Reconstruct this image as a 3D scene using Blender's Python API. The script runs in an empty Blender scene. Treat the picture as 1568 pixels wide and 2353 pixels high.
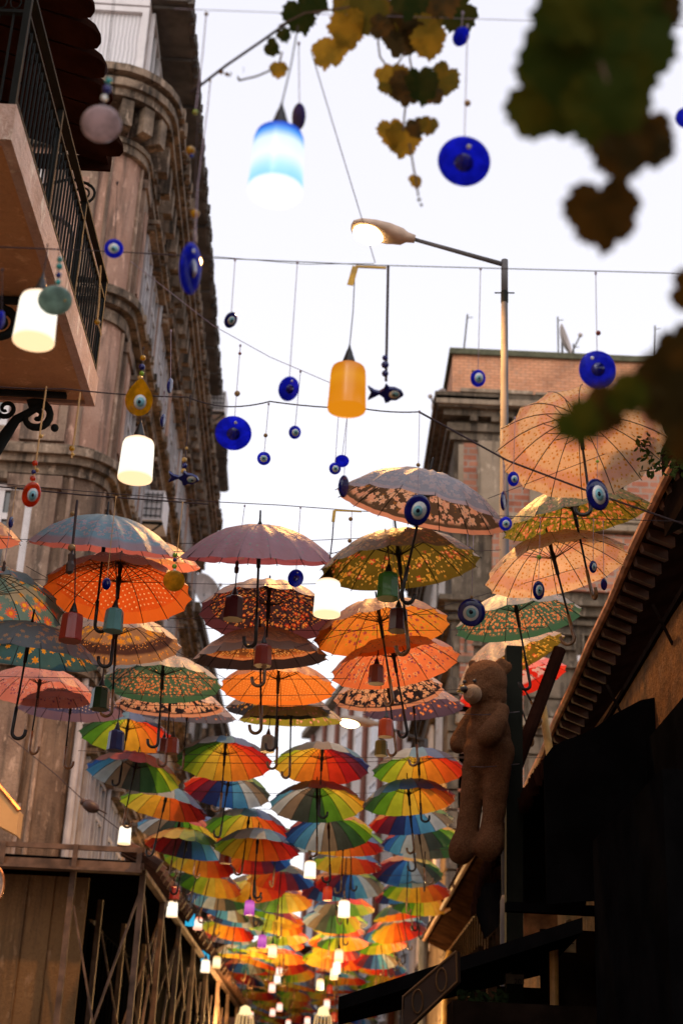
import bpy, math, random
from mathutils import Vector, Matrix
from math import sin, cos, pi, radians as R
random.seed(7)
SC = bpy.context.scene
COL = SC.collection

# ------------------------------------------------------------------ camera
# pixel frame used for measuring: 1568 x 2352
FP, CX, CY = 3350.0, 784.0, 1176.0
EYE = Vector((0, 0, 1.6))
_Z = Vector((386, 7976, -3350)).normalized()
_Y = Vector((-49, (386*49-3350*3350)/7976, -3350)).normalized()
_X = _Y.cross(_Z)
CM = Matrix((_X, _Y, _Z))            # camera -> world
cam_d = bpy.data.cameras.new('camera')
cam = bpy.data.objects.new('camera', cam_d); COL.objects.link(cam)
cam.matrix_world = Matrix.Translation(EYE) @ CM.to_4x4()
cam_d.sensor_fit = 'VERTICAL'; cam_d.sensor_height = 36.0
cam_d.lens = 36.0*FP/2352
cam_d.clip_start = 0.1; cam_d.clip_end = 600
cam_d.dof.use_dof = True; cam_d.dof.focus_distance = 10.2; cam_d.dof.aperture_fstop = 2.0
SC.camera = cam

def ray(u, v): return CM @ Vector((u-CX, CY-v, -FP))
def P(u, v, y): d = ray(u, v); return EYE + d*(y/d.y)
def PX(u, v, x): d = ray(u, v); return EYE + d*(x/d.x)
def PZ(u, v, z): d = ray(u, v); return EYE + d*((z-EYE.z)/d.z)
def PD(u, v, dep): return EYE + ray(u, v)*(dep/FP)
def depth(p): return -((CM.transposed() @ (p-EYE)).z)

# ------------------------------------------------------------------ world, sun, exposure
w = bpy.data.worlds.new('World'); SC.world = w; w.use_nodes = True
nt = w.node_tree; nt.nodes.clear()
sky = nt.nodes.new('ShaderNodeTexSky'); sky.sky_type = 'NISHITA'; sky.sun_disc = False
SUN_EL, SUN_ROT = R(38), R(200)
sky.sun_elevation = SUN_EL; sky.sun_rotation = SUN_ROT; sky.dust_density = 4.0
b1 = nt.nodes.new('ShaderNodeBackground'); b1.inputs[1].default_value = 0.05
nt.links.new(sky.outputs[0], b1.inputs[0])
b2 = nt.nodes.new('ShaderNodeBackground'); b2.inputs[1].default_value = 1.0      # the even overcast layer
tc = nt.nodes.new('ShaderNodeTexCoord'); sp = nt.nodes.new('ShaderNodeSeparateXYZ')
nt.links.new(tc.outputs['Generated'], sp.inputs[0])
cr = nt.nodes.new('ShaderNodeValToRGB')
cr.color_ramp.elements[0].position = 0.15; cr.color_ramp.elements[0].color = (1.04, 0.995, 0.985, 1)
cr.color_ramp.elements[1].position = 0.75; cr.color_ramp.elements[1].color = (0.87, 0.85, 0.93, 1)
nt.links.new(sp.outputs[2], cr.inputs[0]); nt.links.new(cr.outputs[0], b2.inputs[0])
ad = nt.nodes.new('ShaderNodeAddShader'); ow = nt.nodes.new('ShaderNodeOutputWorld')
nt.links.new(b1.outputs[0], ad.inputs[0]); nt.links.new(b2.outputs[0], ad.inputs[1]); nt.links.new(ad.outputs[0], ow.inputs[0])
sun_d = bpy.data.lights.new('sun', 'SUN'); sun_d.energy = 0.5; sun_d.angle = R(20); sun_d.color = (1, .93, .86)
sun = bpy.data.objects.new('sun', sun_d); COL.objects.link(sun)
sdir = Vector((sin(SUN_ROT)*cos(SUN_EL), cos(SUN_ROT)*cos(SUN_EL), sin(SUN_EL)))
sun.rotation_euler = sdir.to_track_quat('Z', 'Y').to_euler(); sun.location = (0, -5, 30)
SC.view_settings.view_transform = 'Standard'; SC.view_settings.look = 'None'
SC.view_settings.exposure = 0.0; SC.view_settings.gamma = 1.0
SC.render.resolution_x = 682; SC.render.resolution_y = 1024

# ------------------------------------------------------------------ object helpers
def world(o):
    m = o.matrix_basis.copy()
    if o.parent: m = world(o.parent) @ o.matrix_parent_inverse @ m
    return m
def par(c, p):
    if p is not None:
        c.parent = p; c.matrix_parent_inverse = world(p).inverted()
def tag(o, label, cat, group=None):
    o['label'] = label; o['category'] = cat
    if group: o['group'] = group
    return o
def thing(name, label, cat, loc=(0, 0, 0), group=None):
    o = bpy.data.objects.new(name, None); COL.objects.link(o); o.location = loc; o.empty_display_size = .1
    return tag(o, label, cat, group)

class MB:
    def __init__(s): s.v = []; s.f = []; s.c = []; s.cuts = []
    def add(s, vs, fs, col=None):
        n = len(s.v); s.v += [tuple(x) for x in vs]; s.f += [tuple(i+n for i in f) for f in fs]
        s.c += [col]*len(fs); return s
    def hexa(s, p, col=None):      # 4 bottom + 4 top
        return s.add(p, [(3, 2, 1, 0), (4, 5, 6, 7), (0, 1, 5, 4), (1, 2, 6, 5), (2, 3, 7, 6), (3, 0, 4, 7)], col)
    def box(s, x0, y0, z0, x1, y1, z1):
        return s.hexa([(x0, y0, z0), (x1, y0, z0), (x1, y1, z0), (x0, y1, z0), (x0, y0, z1), (x1, y0, z1), (x1, y1, z1), (x0, y1, z1)])
    def bar(s, a, b, w, h, up=(0, 0, 1)):
        a = Vector(a); b = Vector(b); d = (b-a).normalized(); sx = d.cross(Vector(up))
        if sx.length < 1e-4: sx = Vector((1, 0, 0))
        sx.normalize(); sy = sx.cross(d); sx *= w/2; sy *= h/2
        return s.hexa([a-sx-sy, a+sx-sy, a+sx+sy, a-sx+sy, b-sx-sy, b+sx-sy, b+sx+sy, b-sx+sy])
    def tube(s, pts, r, seg=8, closed=False):
        pts = [Vector(p) for p in pts]; n = len(pts); rr = r if isinstance(r, (list, tuple)) else [r]*n
        vs = []; fs = []; prev = None
        for i, p in enumerate(pts):
            t = (pts[min(i+1, n-1)]-pts[max(i-1, 0)])
            if t.length < 1e-7: t = Vector((0, 0, 1))
            t.normalize()
            if prev is None:
                a = Vector((0, 0, 1)) if abs(t.z) < .9 else Vector((1, 0, 0))
                x = t.cross(a).normalized()
            else: x = (prev-t*prev.dot(t)); x = x.normalized() if x.length > 1e-5 else t.orthogonal().normalized()
            prev = x; y = t.cross(x)
            for k in range(seg): an = 2*pi*k/seg; vs.append(p+(x*cos(an)+y*sin(an))*rr[i])
        for i in range(n-1):
            for k in range(seg): k2 = (k+1) % seg; fs.append((i*seg+k, i*seg+k2, (i+1)*seg+k2, (i+1)*seg+k))
        fs.append(tuple(range(seg))[::-1]); fs.append(tuple((n-1)*seg+k for k in range(seg)))
        return s.add(vs, fs)
    def lathe(s, prof, M=None, seg=16, caps=True):
        M = M or Matrix(); vs = []; fs = []; n = len(prof)
        for r, z in prof:
            for k in range(seg): an = 2*pi*(k+.5)/seg; vs.append(M @ Vector((r*cos(an), r*sin(an), z)))
        for i in range(n-1):
            for k in range(seg): k2 = (k+1) % seg; fs.append((i*seg+k, i*seg+k2, (i+1)*seg+k2, (i+1)*seg+k))
        if caps: fs.append(tuple(range(seg))[::-1]); fs.append(tuple((n-1)*seg+k for k in range(seg)))
        return s.add(vs, fs)
    def ball(s, c, r, seg=10, rings=6, M=None):
        c = Vector(c); vs = []; fs = []; r = Vector(r) if hasattr(r, '__len__') else Vector((r, r, r))
        for i in range(rings+1):
            ph = pi*i/rings
            for k in range(seg):
                an = 2*pi*k/seg; q = Vector((r.x*sin(ph)*cos(an), r.y*sin(ph)*sin(an), r.z*cos(ph)))
                vs.append(c+(M @ q if M else q))
        for i in range(rings):
            for k in range(seg): k2 = (k+1) % seg; fs.append((i*seg+k, (i+1)*seg+k, (i+1)*seg+k2, i*seg+k2))
        return s.add(vs, fs)
    def prism(s, poly, o, ex, ey, th):
        o = Vector(o); ex = Vector(ex); ey = Vector(ey); th = Vector(th); n = len(poly)
        a = [o+ex*x+ey*y for x, y in poly]; b = [p+th for p in a]
        return s.add(a+b, [tuple(range(n))[::-1], tuple(range(n, 2*n))]+[(i, (i+1) % n, n+(i+1) % n, n+i) for i in range(n)])
    def mesh(s, name, mat, smooth=False):
        me = bpy.data.meshes.new(name); me.from_pydata(s.v, [], s.f)
        if mat: me.materials.append(mat)
        if smooth:
            me.polygons.foreach_set('use_smooth', [True]*len(me.polygons))
        if any(c is not None for c in s.c):
            at = me.color_attributes.new('Col', 'FLOAT_COLOR', 'CORNER')
            arr = []
            for p in me.polygons:
                c = s.c[p.index] or (1, 1, 1)
                for _ in p.loop_indices: arr += [c[0], c[1], c[2], 1]
            at.data.foreach_set('color', arr)
        me.update(); return me
    def cut(s): s.cuts.append((len(s.v), len(s.f)))
    def pieces(s):
        cs = [(0, 0)]+s.cuts+[(len(s.v), len(s.f))]
        for (v0, f0), (v1, f1) in zip(cs[:-1], cs[1:]):
            if f1 > f0:
                q = MB(); q.v = s.v[v0:v1]; q.f = [tuple(i-v0 for i in f) for f in s.f[f0:f1]]; q.c = [None]*(f1-f0); yield q
    def build(s, name, mat, parent=None, smooth=False, auto=False):
        if s.cuts: return [q.build(name, mat, parent, smooth) for q in s.pieces()][-1]
        o = bpy.data.objects.new(name, s.mesh(name, mat, smooth)); COL.objects.link(o)
        par(o, parent); return o
def put(name, me, parent=None):
    o = bpy.data.objects.new(name, me); COL.objects.link(o)
    if parent is not None: o.parent = parent
    return o
def struct(o): o['kind'] = 'structure'; return o
def copy_tree(o, parent=None):
    c = o.copy(); COL.objects.link(c)
    if parent is not None: c.parent = parent
    for ch in list(o.children): copy_tree(ch, c)
    return c

# ------------------------------------------------------------------ materials
class NT:
    def __init__(s, name):
        s.m = bpy.data.materials.new(name); s.m.use_nodes = True; s.t = s.m.node_tree; s.t.nodes.clear()
        s.out = s.n('ShaderNodeOutputMaterial')
    def n(s, typ, **kw):
        x = s.t.nodes.new(typ)
        for k, v in kw.items(): setattr(x, k, v)
        return x
    def l(s, a, b):
        if isinstance(a, (int, float)): b.default_value = a
        elif isinstance(a, tuple): b.default_value = a if len(a) == 4 or b.type == 'VECTOR' else (*a, 1)
        else: s.t.links.new(a, b)
    def math(s, op, a, b=0.0, c=None, clamp=False):
        x = s.n('ShaderNodeMath', operation=op, use_clamp=clamp); s.l(a, x.inputs[0]); s.l(b, x.inputs[1])
        if c is not None: s.l(c, x.inputs[2])
        return x.outputs[0]
    def mix(s, f, a, b, mode='MIX'):
        x = s.n('ShaderNodeMix', data_type='RGBA', blend_type=mode); s.l(f, x.inputs[0]); s.l(a, x.inputs[6]); s.l(b, x.inputs[7]); return x.outputs[2]
    def step(s, x, a, b):            # smooth 0..1 from a to b
        m = s.n('ShaderNodeMapRange', interpolation_type='SMOOTHSTEP'); s.l(x, m.inputs[0]); s.l(a, m.inputs[1]); s.l(b, m.inputs[2]); return m.outputs[0]
    def noise(s, vec, scale, detail=3, rough=.55, sc3=None):
        if sc3: mp = s.n('ShaderNodeMapping'); s.l(vec, mp.inputs[0]); mp.inputs[3].default_value = sc3; vec = mp.outputs[0]
        x = s.n('ShaderNodeTexNoise'); s.l(vec, x.inputs['Vector']); x.inputs['Scale'].default_value = scale
        x.inputs['Detail'].default_value = detail; x.inputs['Roughness'].default_value = rough; return x.outputs[0]
    def obj(s): return s.n('ShaderNodeTexCoord').outputs['Object']
    def bsdf(s, col, rough=.7, metal=0, bump=None, bs=.3, bd=.02, spec=.4, coat=0):
        p = s.n('ShaderNodeBsdfPrincipled'); s.l(col, p.inputs['Base Color']); s.l(rough, p.inputs['Roughness'])
        s.l(metal, p.inputs['Metallic']); s.l(spec, p.inputs['Specular IOR Level']); s.l(coat, p.inputs['Coat Weight'])
        if bump is not None:
            b = s.n('ShaderNodeBump'); s.l(bs, b.inputs[0]); s.l(bd, b.inputs[1]); s.l(bump, b.inputs['Height']); s.l(b.outputs[0], p.inputs['Normal'])
        return p.outputs[0]
    def done(s, sh): s.l(sh, s.out.inputs[0]); return s.m

def simple(name, col, rough=.6, metal=0, var=.25, scale=8, bump=.2, spec=.4, coat=0):
    t = NT(name); o = t.obj(); n = t.noise(o, scale, 4)
    c = t.mix(t.step(n, .3, .7), tuple(x*(1-var) for x in col), tuple(min(1, x*(1+var)) for x in col))
    n2 = t.noise(o, scale*9, 2)
    return t.done(t.bsdf(c, t.math('MULTIPLY_ADD', n, .25, rough-.12), metal, n2, bump, .004, spec, coat))
def plaster(name, a, b, stain=(.06, .05, .04), amt=.6, scale=1.2, streak=True, bump=.4):
    t = NT(name); o = t.obj(); n = t.noise(o, scale, 6, .65)
    c = t.mix(t.step(n, .35, .65), a, b)
    st = t.noise(o, 1.6, 5, .65, (3.5, 3.5, .28) if streak else (1, 1, 1))
    c = t.mix(t.math('MULTIPLY', t.step(st, .47, .66), amt), c, stain)
    fl = t.noise(o, 5.5, 5, .7, (1.5, 1.5, .5))
    c = t.mix(t.math('MULTIPLY', t.step(fl, .56, .66), .55), c, tuple(min(1, x*1.7+.05) for x in b))
    fi = t.noise(o, 30, 4, .7)
    c = t.mix(t.math('MULTIPLY', t.step(fi, .45, .75), .25), c, stain)
    return t.done(t.bsdf(c, .9, 0, t.math('ADD', n, t.math('MULTIPLY', fi, .7)), bump*1.6, .05, .2))
def brick(name, a, b, mortar, scale=1.0, vert='XZ'):
    t = NT(name); o = t.obj(); sp = t.n('ShaderNodeSeparateXYZ'); t.l(o, sp.inputs[0]); cb = t.n('ShaderNodeCombineXYZ')
    t.l(t.math('ADD', sp.outputs[0], sp.outputs[1]), cb.inputs[0]); t.l(sp.outputs[2], cb.inputs[1])
    br = t.n('ShaderNodeTexBrick'); t.l(cb.outputs[0], br.inputs[0]); t.l(a, br.inputs['Color1']); t.l(b, br.inputs['Color2']); t.l(mortar, br.inputs['Mortar'])
    br.inputs['Scale'].default_value = scale; br.inputs['Mortar Size'].default_value = .018; br.inputs['Brick Width'].default_value = .42; br.inputs['Row Height'].default_value = .16
    n = t.noise(o, 1.5, 5, .6); c = t.mix(t.math('MULTIPLY', t.step(n, .4, .75), .5), br.outputs[0], (.07, .045, .035))
    n3 = t.noise(o, 9, 3); c = t.mix(t.math('MULTIPLY', t.step(n3, .5, .8), .4), c, (.4, .3, .24))
    return t.done(t.bsdf(c, .9, 0, t.math('SUBTRACT', 1.0, br.outputs['Fac']), .5, .02, .2))
M = {}
M['iron'] = simple('wrought_iron', (.014, .016, .015), .85, 0, spec=.12)
M['blackpl'] = simple('black_plastic', (.012, .012, .013), .4)
M['steelpole'] = simple('galvanised_pole', (.10, .095, .098), .8, 0, .2, 3, spec=.15)
M['cord'] = simple('dark_cord', (.045, .03, .035), .8)
M['palecord'] = simple('pale_cord', (.30, .24, .30), .8)
M['tan'] = simple('tan_cord', (.55, .33, .14), .8)
M['shaft'] = simple('umbrella_black_metal', (.012, .011, .012), .35, .4)
M['wood'] = simple('handle_wood', (.17, .085, .03), .35, 0, .35, 20, coat=.5)
M['rust'] = simple('rusty_steel', (.13, .082, .058), .75, .2, .5, 4)
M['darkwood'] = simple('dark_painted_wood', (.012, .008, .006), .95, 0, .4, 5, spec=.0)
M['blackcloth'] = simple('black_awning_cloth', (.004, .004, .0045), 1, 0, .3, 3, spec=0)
M['tile'] = simple('clay_tile_dark', (.022, .009, .006), .95, 0, .3, 4, spec=0)
M['tilewarm'] = simple('clay_tile_warm', (.065, .028, .015), .85, 0, .4, 5)
M['white'] = simple('white_window_frame', (.62, .58, .58), .5, 0, .1, 3)
M['glass'] = simple('dark_window_glass', (.05, .055, .06), .12, 0, .2, 1, .05, .8)
M['soffit'] = plaster('terracotta_render', (.74, .42, .21), (.66, .37, .19), (.40, .21, .11), .45, .9, False, .3)
M['slabedge'] = plaster('cracked_cream_render', (.62, .42, .34), (.70, .52, .44), (.3, .2, .15), .5, 3, False)
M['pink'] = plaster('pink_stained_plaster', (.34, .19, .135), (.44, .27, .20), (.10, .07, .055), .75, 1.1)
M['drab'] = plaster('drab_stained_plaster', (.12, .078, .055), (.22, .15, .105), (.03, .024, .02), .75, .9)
M['cornice'] = plaster('grimy_stone_cornice', (.10, .072, .052), (.31, .225, .16), (.02, .017, .014), .9, 1.8)
M['greywhite'] = plaster('pale_worn_plaster', (.36, .30, .27), (.48, .40, .37), (.12, .09, .075), .6, 1.6)
M['pilaster'] = plaster('dull_pilaster_plaster', (.20, .13, .095), (.31, .215, .155), (.05, .04, .033), .7, 1.3)
M['whitedull'] = simple('weathered_white_frame', (.34, .31, .31), .6, 0, .2, 3)
M['eave'] = simple('dark_eave_boards', (.085, .072, .062), .8, 0, .4, 2)
M['ochre'] = plaster('ochre_stucco', (.26, .11, .03), (.15, .065, .02), (.04, .022, .012), .85, 5, False, 1)
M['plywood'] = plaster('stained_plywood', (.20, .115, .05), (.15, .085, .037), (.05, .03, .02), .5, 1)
M['brickred'] = brick('red_brick', (.36, .11, .06), (.50, .24, .15), (.34, .28, .23))
M['brickorange'] = brick('orange_brick', (.66, .30, .16), (.74, .37, .21), (.44, .21, .12), 2.0)
M['stone'] = plaster('grey_stone', (.30, .225, .155), (.38, .29, .21), (.08, .065, .05), .6, 1.2)
M['darkstone'] = plaster('dark_sooty_stone', (.11, .085, .06), (.21, .16, .115), (.025, .02, .018), .7, 1.4)
M['palewall'] = plaster('pale_distant_wall', (.50, .43, .40), (.56, .49, .46), (.30, .24, .21), .4, .6)
M['brownpipe'] = simple('brown_pipe', (.16, .055, .035), .6)
M['bulb'] = None
def emis(name, col, st):
    t = NT(name); e = t.n('ShaderNodeEmission'); t.l(col, e.inputs[0]); t.l(st, e.inputs[1]); return t.done(e.outputs[0])

# ------------------------------------------------------------------ umbrella fabric
def fabric(name, base, layers=(), outer=(.55, .48, .46), ofac=.35, hem=None, attr=False, tl=.5):
    t = NT(name); uvn = t.n('ShaderNodeUVMap'); uv = uvn.outputs[0]
    sp = t.n('ShaderNodeSeparateXYZ'); t.l(uv, sp.inputs[0]); x, y = sp.outputs[0], sp.outputs[1]
    ln = t.n('ShaderNodeVectorMath', operation='LENGTH'); t.l(uv, ln.inputs[0]); r = ln.outputs['Value']
    if attr: a = t.n('ShaderNodeVertexColor', layer_name='Col'); col = a.outputs[0]
    else: col = base
    nz = t.noise(uv, 4.0, 3)
    col = t.mix(t.math('MULTIPLY', t.step(nz, .3, .7), .22), col, (.0, .0, .0), 'MIX') if not isinstance(col, tuple) else t.mix(t.step(nz, .3, .7), tuple(c*.82 for c in col), col)
    for L in layers:
        k = L[0]; band = L[2]
        mask = None
        if band: mask = t.math('MULTIPLY', t.step(r, band[0], band[0]+.06), t.math('SUBTRACT', 1.0, t.step(r, band[1]-.05, band[1])))
        if k == 'band': col = t.mix(mask, col, L[1]); continue
        if k == 'rings':
            s = t.math('SINE', t.math('MULTIPLY_ADD', r, L[3], t.math('MULTIPLY', nz, 3.0))); m = t.step(s, .1, .7)
            col = t.mix(t.math('MULTIPLY', m, L[4]), col, L[1]); continue
        if k == 'blotch':
            n = t.noise(uv, L[3], 4, .6); m = t.step(n, L[4], L[4]+.03)
            if mask is not None: m = t.math('MULTIPLY', m, mask)
            col = t.mix(m, col, L[1]); continue
        _, c1, _, scale, size, dens, petals, core, rnd = L
        wrp = t.n('ShaderNodeMapping'); t.l(uv, wrp.inputs[0]); wrp.inputs[3].default_value = (scale, scale, scale); wrp.inputs[1].default_value = (random.uniform(0, 9), random.uniform(0, 9), 0)
        vo = t.n('ShaderNodeTexVoronoi', voronoi_dimensions='2D'); t.l(wrp.outputs[0], vo.inputs['Vector']); vo.inputs['Scale'].default_value = 1; vo.inputs['Randomness'].default_value = rnd
        sb = t.n('ShaderNodeVectorMath', operation='SUBTRACT'); t.l(wrp.outputs[0], sb.inputs[0]); t.l(vo.outputs['Position'], sb.inputs[1])
        s2 = t.n('ShaderNodeSeparateXYZ'); t.l(sb.outputs[0], s2.inputs[0]); an = t.math('ARCTAN2', s2.outputs[1], s2.outputs[0])
        cs = t.n('ShaderNodeSeparateColor'); t.l(vo.outputs['Color'], cs.inputs[0])
        fr = size
        if petals:
            wob = t.math('COSINE', t.math('MULTIPLY_ADD', an, float(petals), t.math('MULTIPLY', cs.outputs[1], 9.0)))
            fr = t.math('MULTIPLY', t.math('MULTIPLY_ADD', wob, .22, .8), t.math('MULTIPLY_ADD', cs.outputs[2], size*.5, size*.7))
        d = vo.outputs['Distance']
        m = t.math('LESS_THAN', d, fr)
        if dens < 1: m = t.math('MULTIPLY', m, t.math('LESS_THAN', cs.outputs[0], dens))
        if mask is not None: m = t.math('MULTIPLY', m, mask)
        pc = c1
        if core:
            inner = t.math('LESS_THAN', d, size*.33); pc = t.mix(inner, c1, core)
            pc = t.mix(t.math('MULTIPLY', t.math('GREATER_THAN', cs.outputs[2], .6), .35), pc, (c1[0], c1[1]*.5, c1[2]*.4))
        col = t.mix(m, col, pc)
    if hem: col = t.mix(t.step(r, hem[1]-.01, hem[1]), col, hem[0])
    ang = t.math('MULTIPLY', t.math('ARCTAN2', y, x), 16/(2*pi)); fr = t.math('FRACT', t.math('ADD', ang, 16.5))
    ds = t.math('MULTIPLY', t.math('SUBTRACT', .5, t.math('ABSOLUTE', t.math('SUBTRACT', fr, .5))), t.math('MULTIPLY', r, .39))
    seam = t.math('LESS_THAN', ds, .006)
    col = t.mix(t.math('MULTIPLY', seam, .35), col, (.02, .01, .01))
    g = t.n('ShaderNodeNewGeometry')
    oc = t.mix(ofac, col, outer); fin = t.mix(g.outputs['Backfacing'], oc, col)  # outer face paler: sky sheen and faint print put into the colour
    wr = t.noise(uv, 5.0, 4, .6, (1, 1, 1))
    pb = t.bsdf(fin, .45, 0, wr, .3, .04, .45); tr = t.n('ShaderNodeBsdfTranslucent'); t.l(col, tr.inputs[0])
    mx = t.n('ShaderNodeMixShader'); t.l(tl, mx.inputs[0]); t.l(pb, mx.inputs[1]); t.l(tr.outputs[0], mx.inputs[2])
    return t.done(mx.outputs[0])

NR = 16
UR, UH = .5, .232          # rim radius, crown height
def zc(r): q = r/UR; return UH*(1-q**2.35)*.94 + UH*.06*(1-q)
def canopy_mesh(name, mat, colors=None, sag=1.0, seed=0):
    rd = random.Random(seed); vs = []; fs = []; uv = []; cc = []; nr_, ns = 7, 4
    idx = {}
    def vert(i, k, s):
        # panel k centred on angle -k*step ; s in 0..ns
        a = -(k)*2*pi/NR + (s/ns-.5)*(-2*pi/NR); rr = UR*i/nr_
        key = (i, (k*ns+s) % (NR*ns)) if i else (0, 0)
        if key in idx: return idx[key]
        f = abs(s/ns-.5)*2; e = 1-f*f; q = i/nr_
        rad = rr*cos(pi/NR)/max(cos((s/ns-.5)*2*pi/NR), .1)*(1-.035*e*q**3) if i else 0
        z = zc(rr) - .012*e*q*(1-q)*3*sag*.5 - .006*e*q*sag + (rd.uniform(-.003, .003) if i else 0)
        idx[key] = len(vs); vs.append((rad*cos(a), rad*sin(a), z)); uv.append((q*cos(a), q*sin(a))); return idx[key]
    for k in range(NR):
        for i in range(nr_):
            for s in range(ns):
                a, b = vert(i, k, s), vert(i, k, s+1); c, d = vert(i+1, k, s+1), vert(i+1, k, s)
                f = (a, b, c, d) if i else (a, c, d)
                fs.append(tuple(reversed(f)) if False else f); cc.append(colors[k % len(colors)] if colors else None)
    me = bpy.data.meshes.new(name); me.from_pydata(vs, [], fs)
    # make normals point out/up
    me.update()
    if me.polygons[NR*2].normal.z < 0: me.flip_normals()
    ul = me.uv_layers.new(name='UVMap')
    for l in me.loops: ul.data[l.index].uv = uv[l.vertex_index]
    if colors:
        at = me.color_attributes.new('Col', 'FLOAT_COLOR', 'CORNER')
        for p in me.polygons:
            for li in p.loop_indices: at.data[li].color = (*cc[p.index], 1)
    me.polygons.foreach_set('use_smooth', [True]*len(me.polygons)); me.materials.append(mat); me.update(); return me

def rib_mesh():
    m = MB(); pts = [(UR*q, 0, zc(UR*q)-.006) for q in [i/7 for i in range(8)]]; pts[-1] = (UR+.008, 0, zc(UR)-.008)
    m.tube(pts, .0026, 5); return m.mesh('rib', M['shaft'])
def strut_mesh():
    m = MB(); m.tube([(.012, 0, UH-.15), (UR*.42, 0, zc(UR*.42)-.012)], .0024, 5); return m.mesh('strut', M['shaft'])
def shaft_mesh(L=.5):
    m = MB(); m.tube([(0, 0, UH+.005), (0, 0, -L)], .0078, 8); return m.mesh('shaft', M['shaft'], True)
def runner_mesh():
    m = MB(); m.lathe([(.016, UH-.02), (.02, UH-.03), (.016, UH-.05), (.012, UH-.10), (.017, UH-.12), (.021, UH-.15), (.014, UH-.17), (.0135, UH-.27), (.009, UH-.28)], None, 10); return m.mesh('runner', M['shaft'], True)
def ferrule_mesh():
    m = MB(); m.lathe([(.02, UH-.005), (.012, UH+.008), (.007, UH+.02), (.006, UH+.085), (.002, UH+.09)], None, 8); return m.mesh('ferrule', M['shaft'], True)
def handle_mesh(L=.5):
    m = MB(); rr = .042; pts = [(0, 0, -L+.16), (0, 0, -L+.05), (0, 0, -L)]
    for i in range(1, 11): a = pi*i/10; pts.append((rr-rr*cos(a), 0, -L-rr*sin(a)))
    pts.append((2*rr+.002, 0, -L+.022)); m.tube(pts, .0122, 8); return m.mesh('handle', M['wood'], True)
UM = dict(rib=rib_mesh(), strut=strut_mesh(), shaft=shaft_mesh(), runner=runner_mesh(), ferrule=ferrule_mesh(), handle=handle_mesh())
hm2 = UM['handle'].copy(); hm2.materials[0] = M['blackpl']; UM['handle_dark'] = hm2

def umbrella(name, can_me, label, group, ribs=2, handle='handle'):
    r = thing(name, label, 'umbrella', group=group)
    put('canopy', can_me, r); put('shaft', UM['shaft'], r)
    h = put('handle', UM[handle], r); h.rotation_euler[2] = random.uniform(0, 6.28)
    if ribs: put('runner', UM['runner'], r); put('ferrule', UM['ferrule'], r)
    if ribs:
        for k in range(NR):
            b = put('rib', UM['rib'], r); b.rotation_euler[2] = (k+.5)*2*pi/NR
            if ribs > 1: put('strut', UM['strut'], b)
    return r
def place(r, uc, vc, w, h, rot, diam=1.0, spin=None, hook=None, far=None):
    dep = FP*diam/w; c = PD(uc, vc, dep); d = (c-EYE).normalized()
    r0 = _cx.copy() - d*_cx.dot(d); r0.normalize(); u0 = r0.cross(d)
    a = R(rot); rt = r0*cos(a)-u0*sin(a); up = r0*sin(a)+u0*cos(a)
    ph = math.asin(max(-1, min(1, h/w))); n = up*cos(ph)+d*sin(ph); fa = d*cos(ph)-up*sin(ph)
    # local X = far, Y = left, Z = n
    if far is not None: sp_ = -(-far)*2*pi/NR
    else: sp_ = spin or 0
    m3 = Matrix((fa, -rt, n)).transposed() @ Matrix.Rotation(sp_, 3, 'Z')
    r.matrix_basis = Matrix.Translation(c) @ m3.to_4x4() @ Matrix.Diagonal((diam, diam, diam, 1))
    if hook is not None:
        for ch in r.children:
            if ch.name.startswith('handle'): ch.rotation_euler[2] = R(hook) - sp_
    return c
_cx = CM @ Vector((1, 0, 0))

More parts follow.
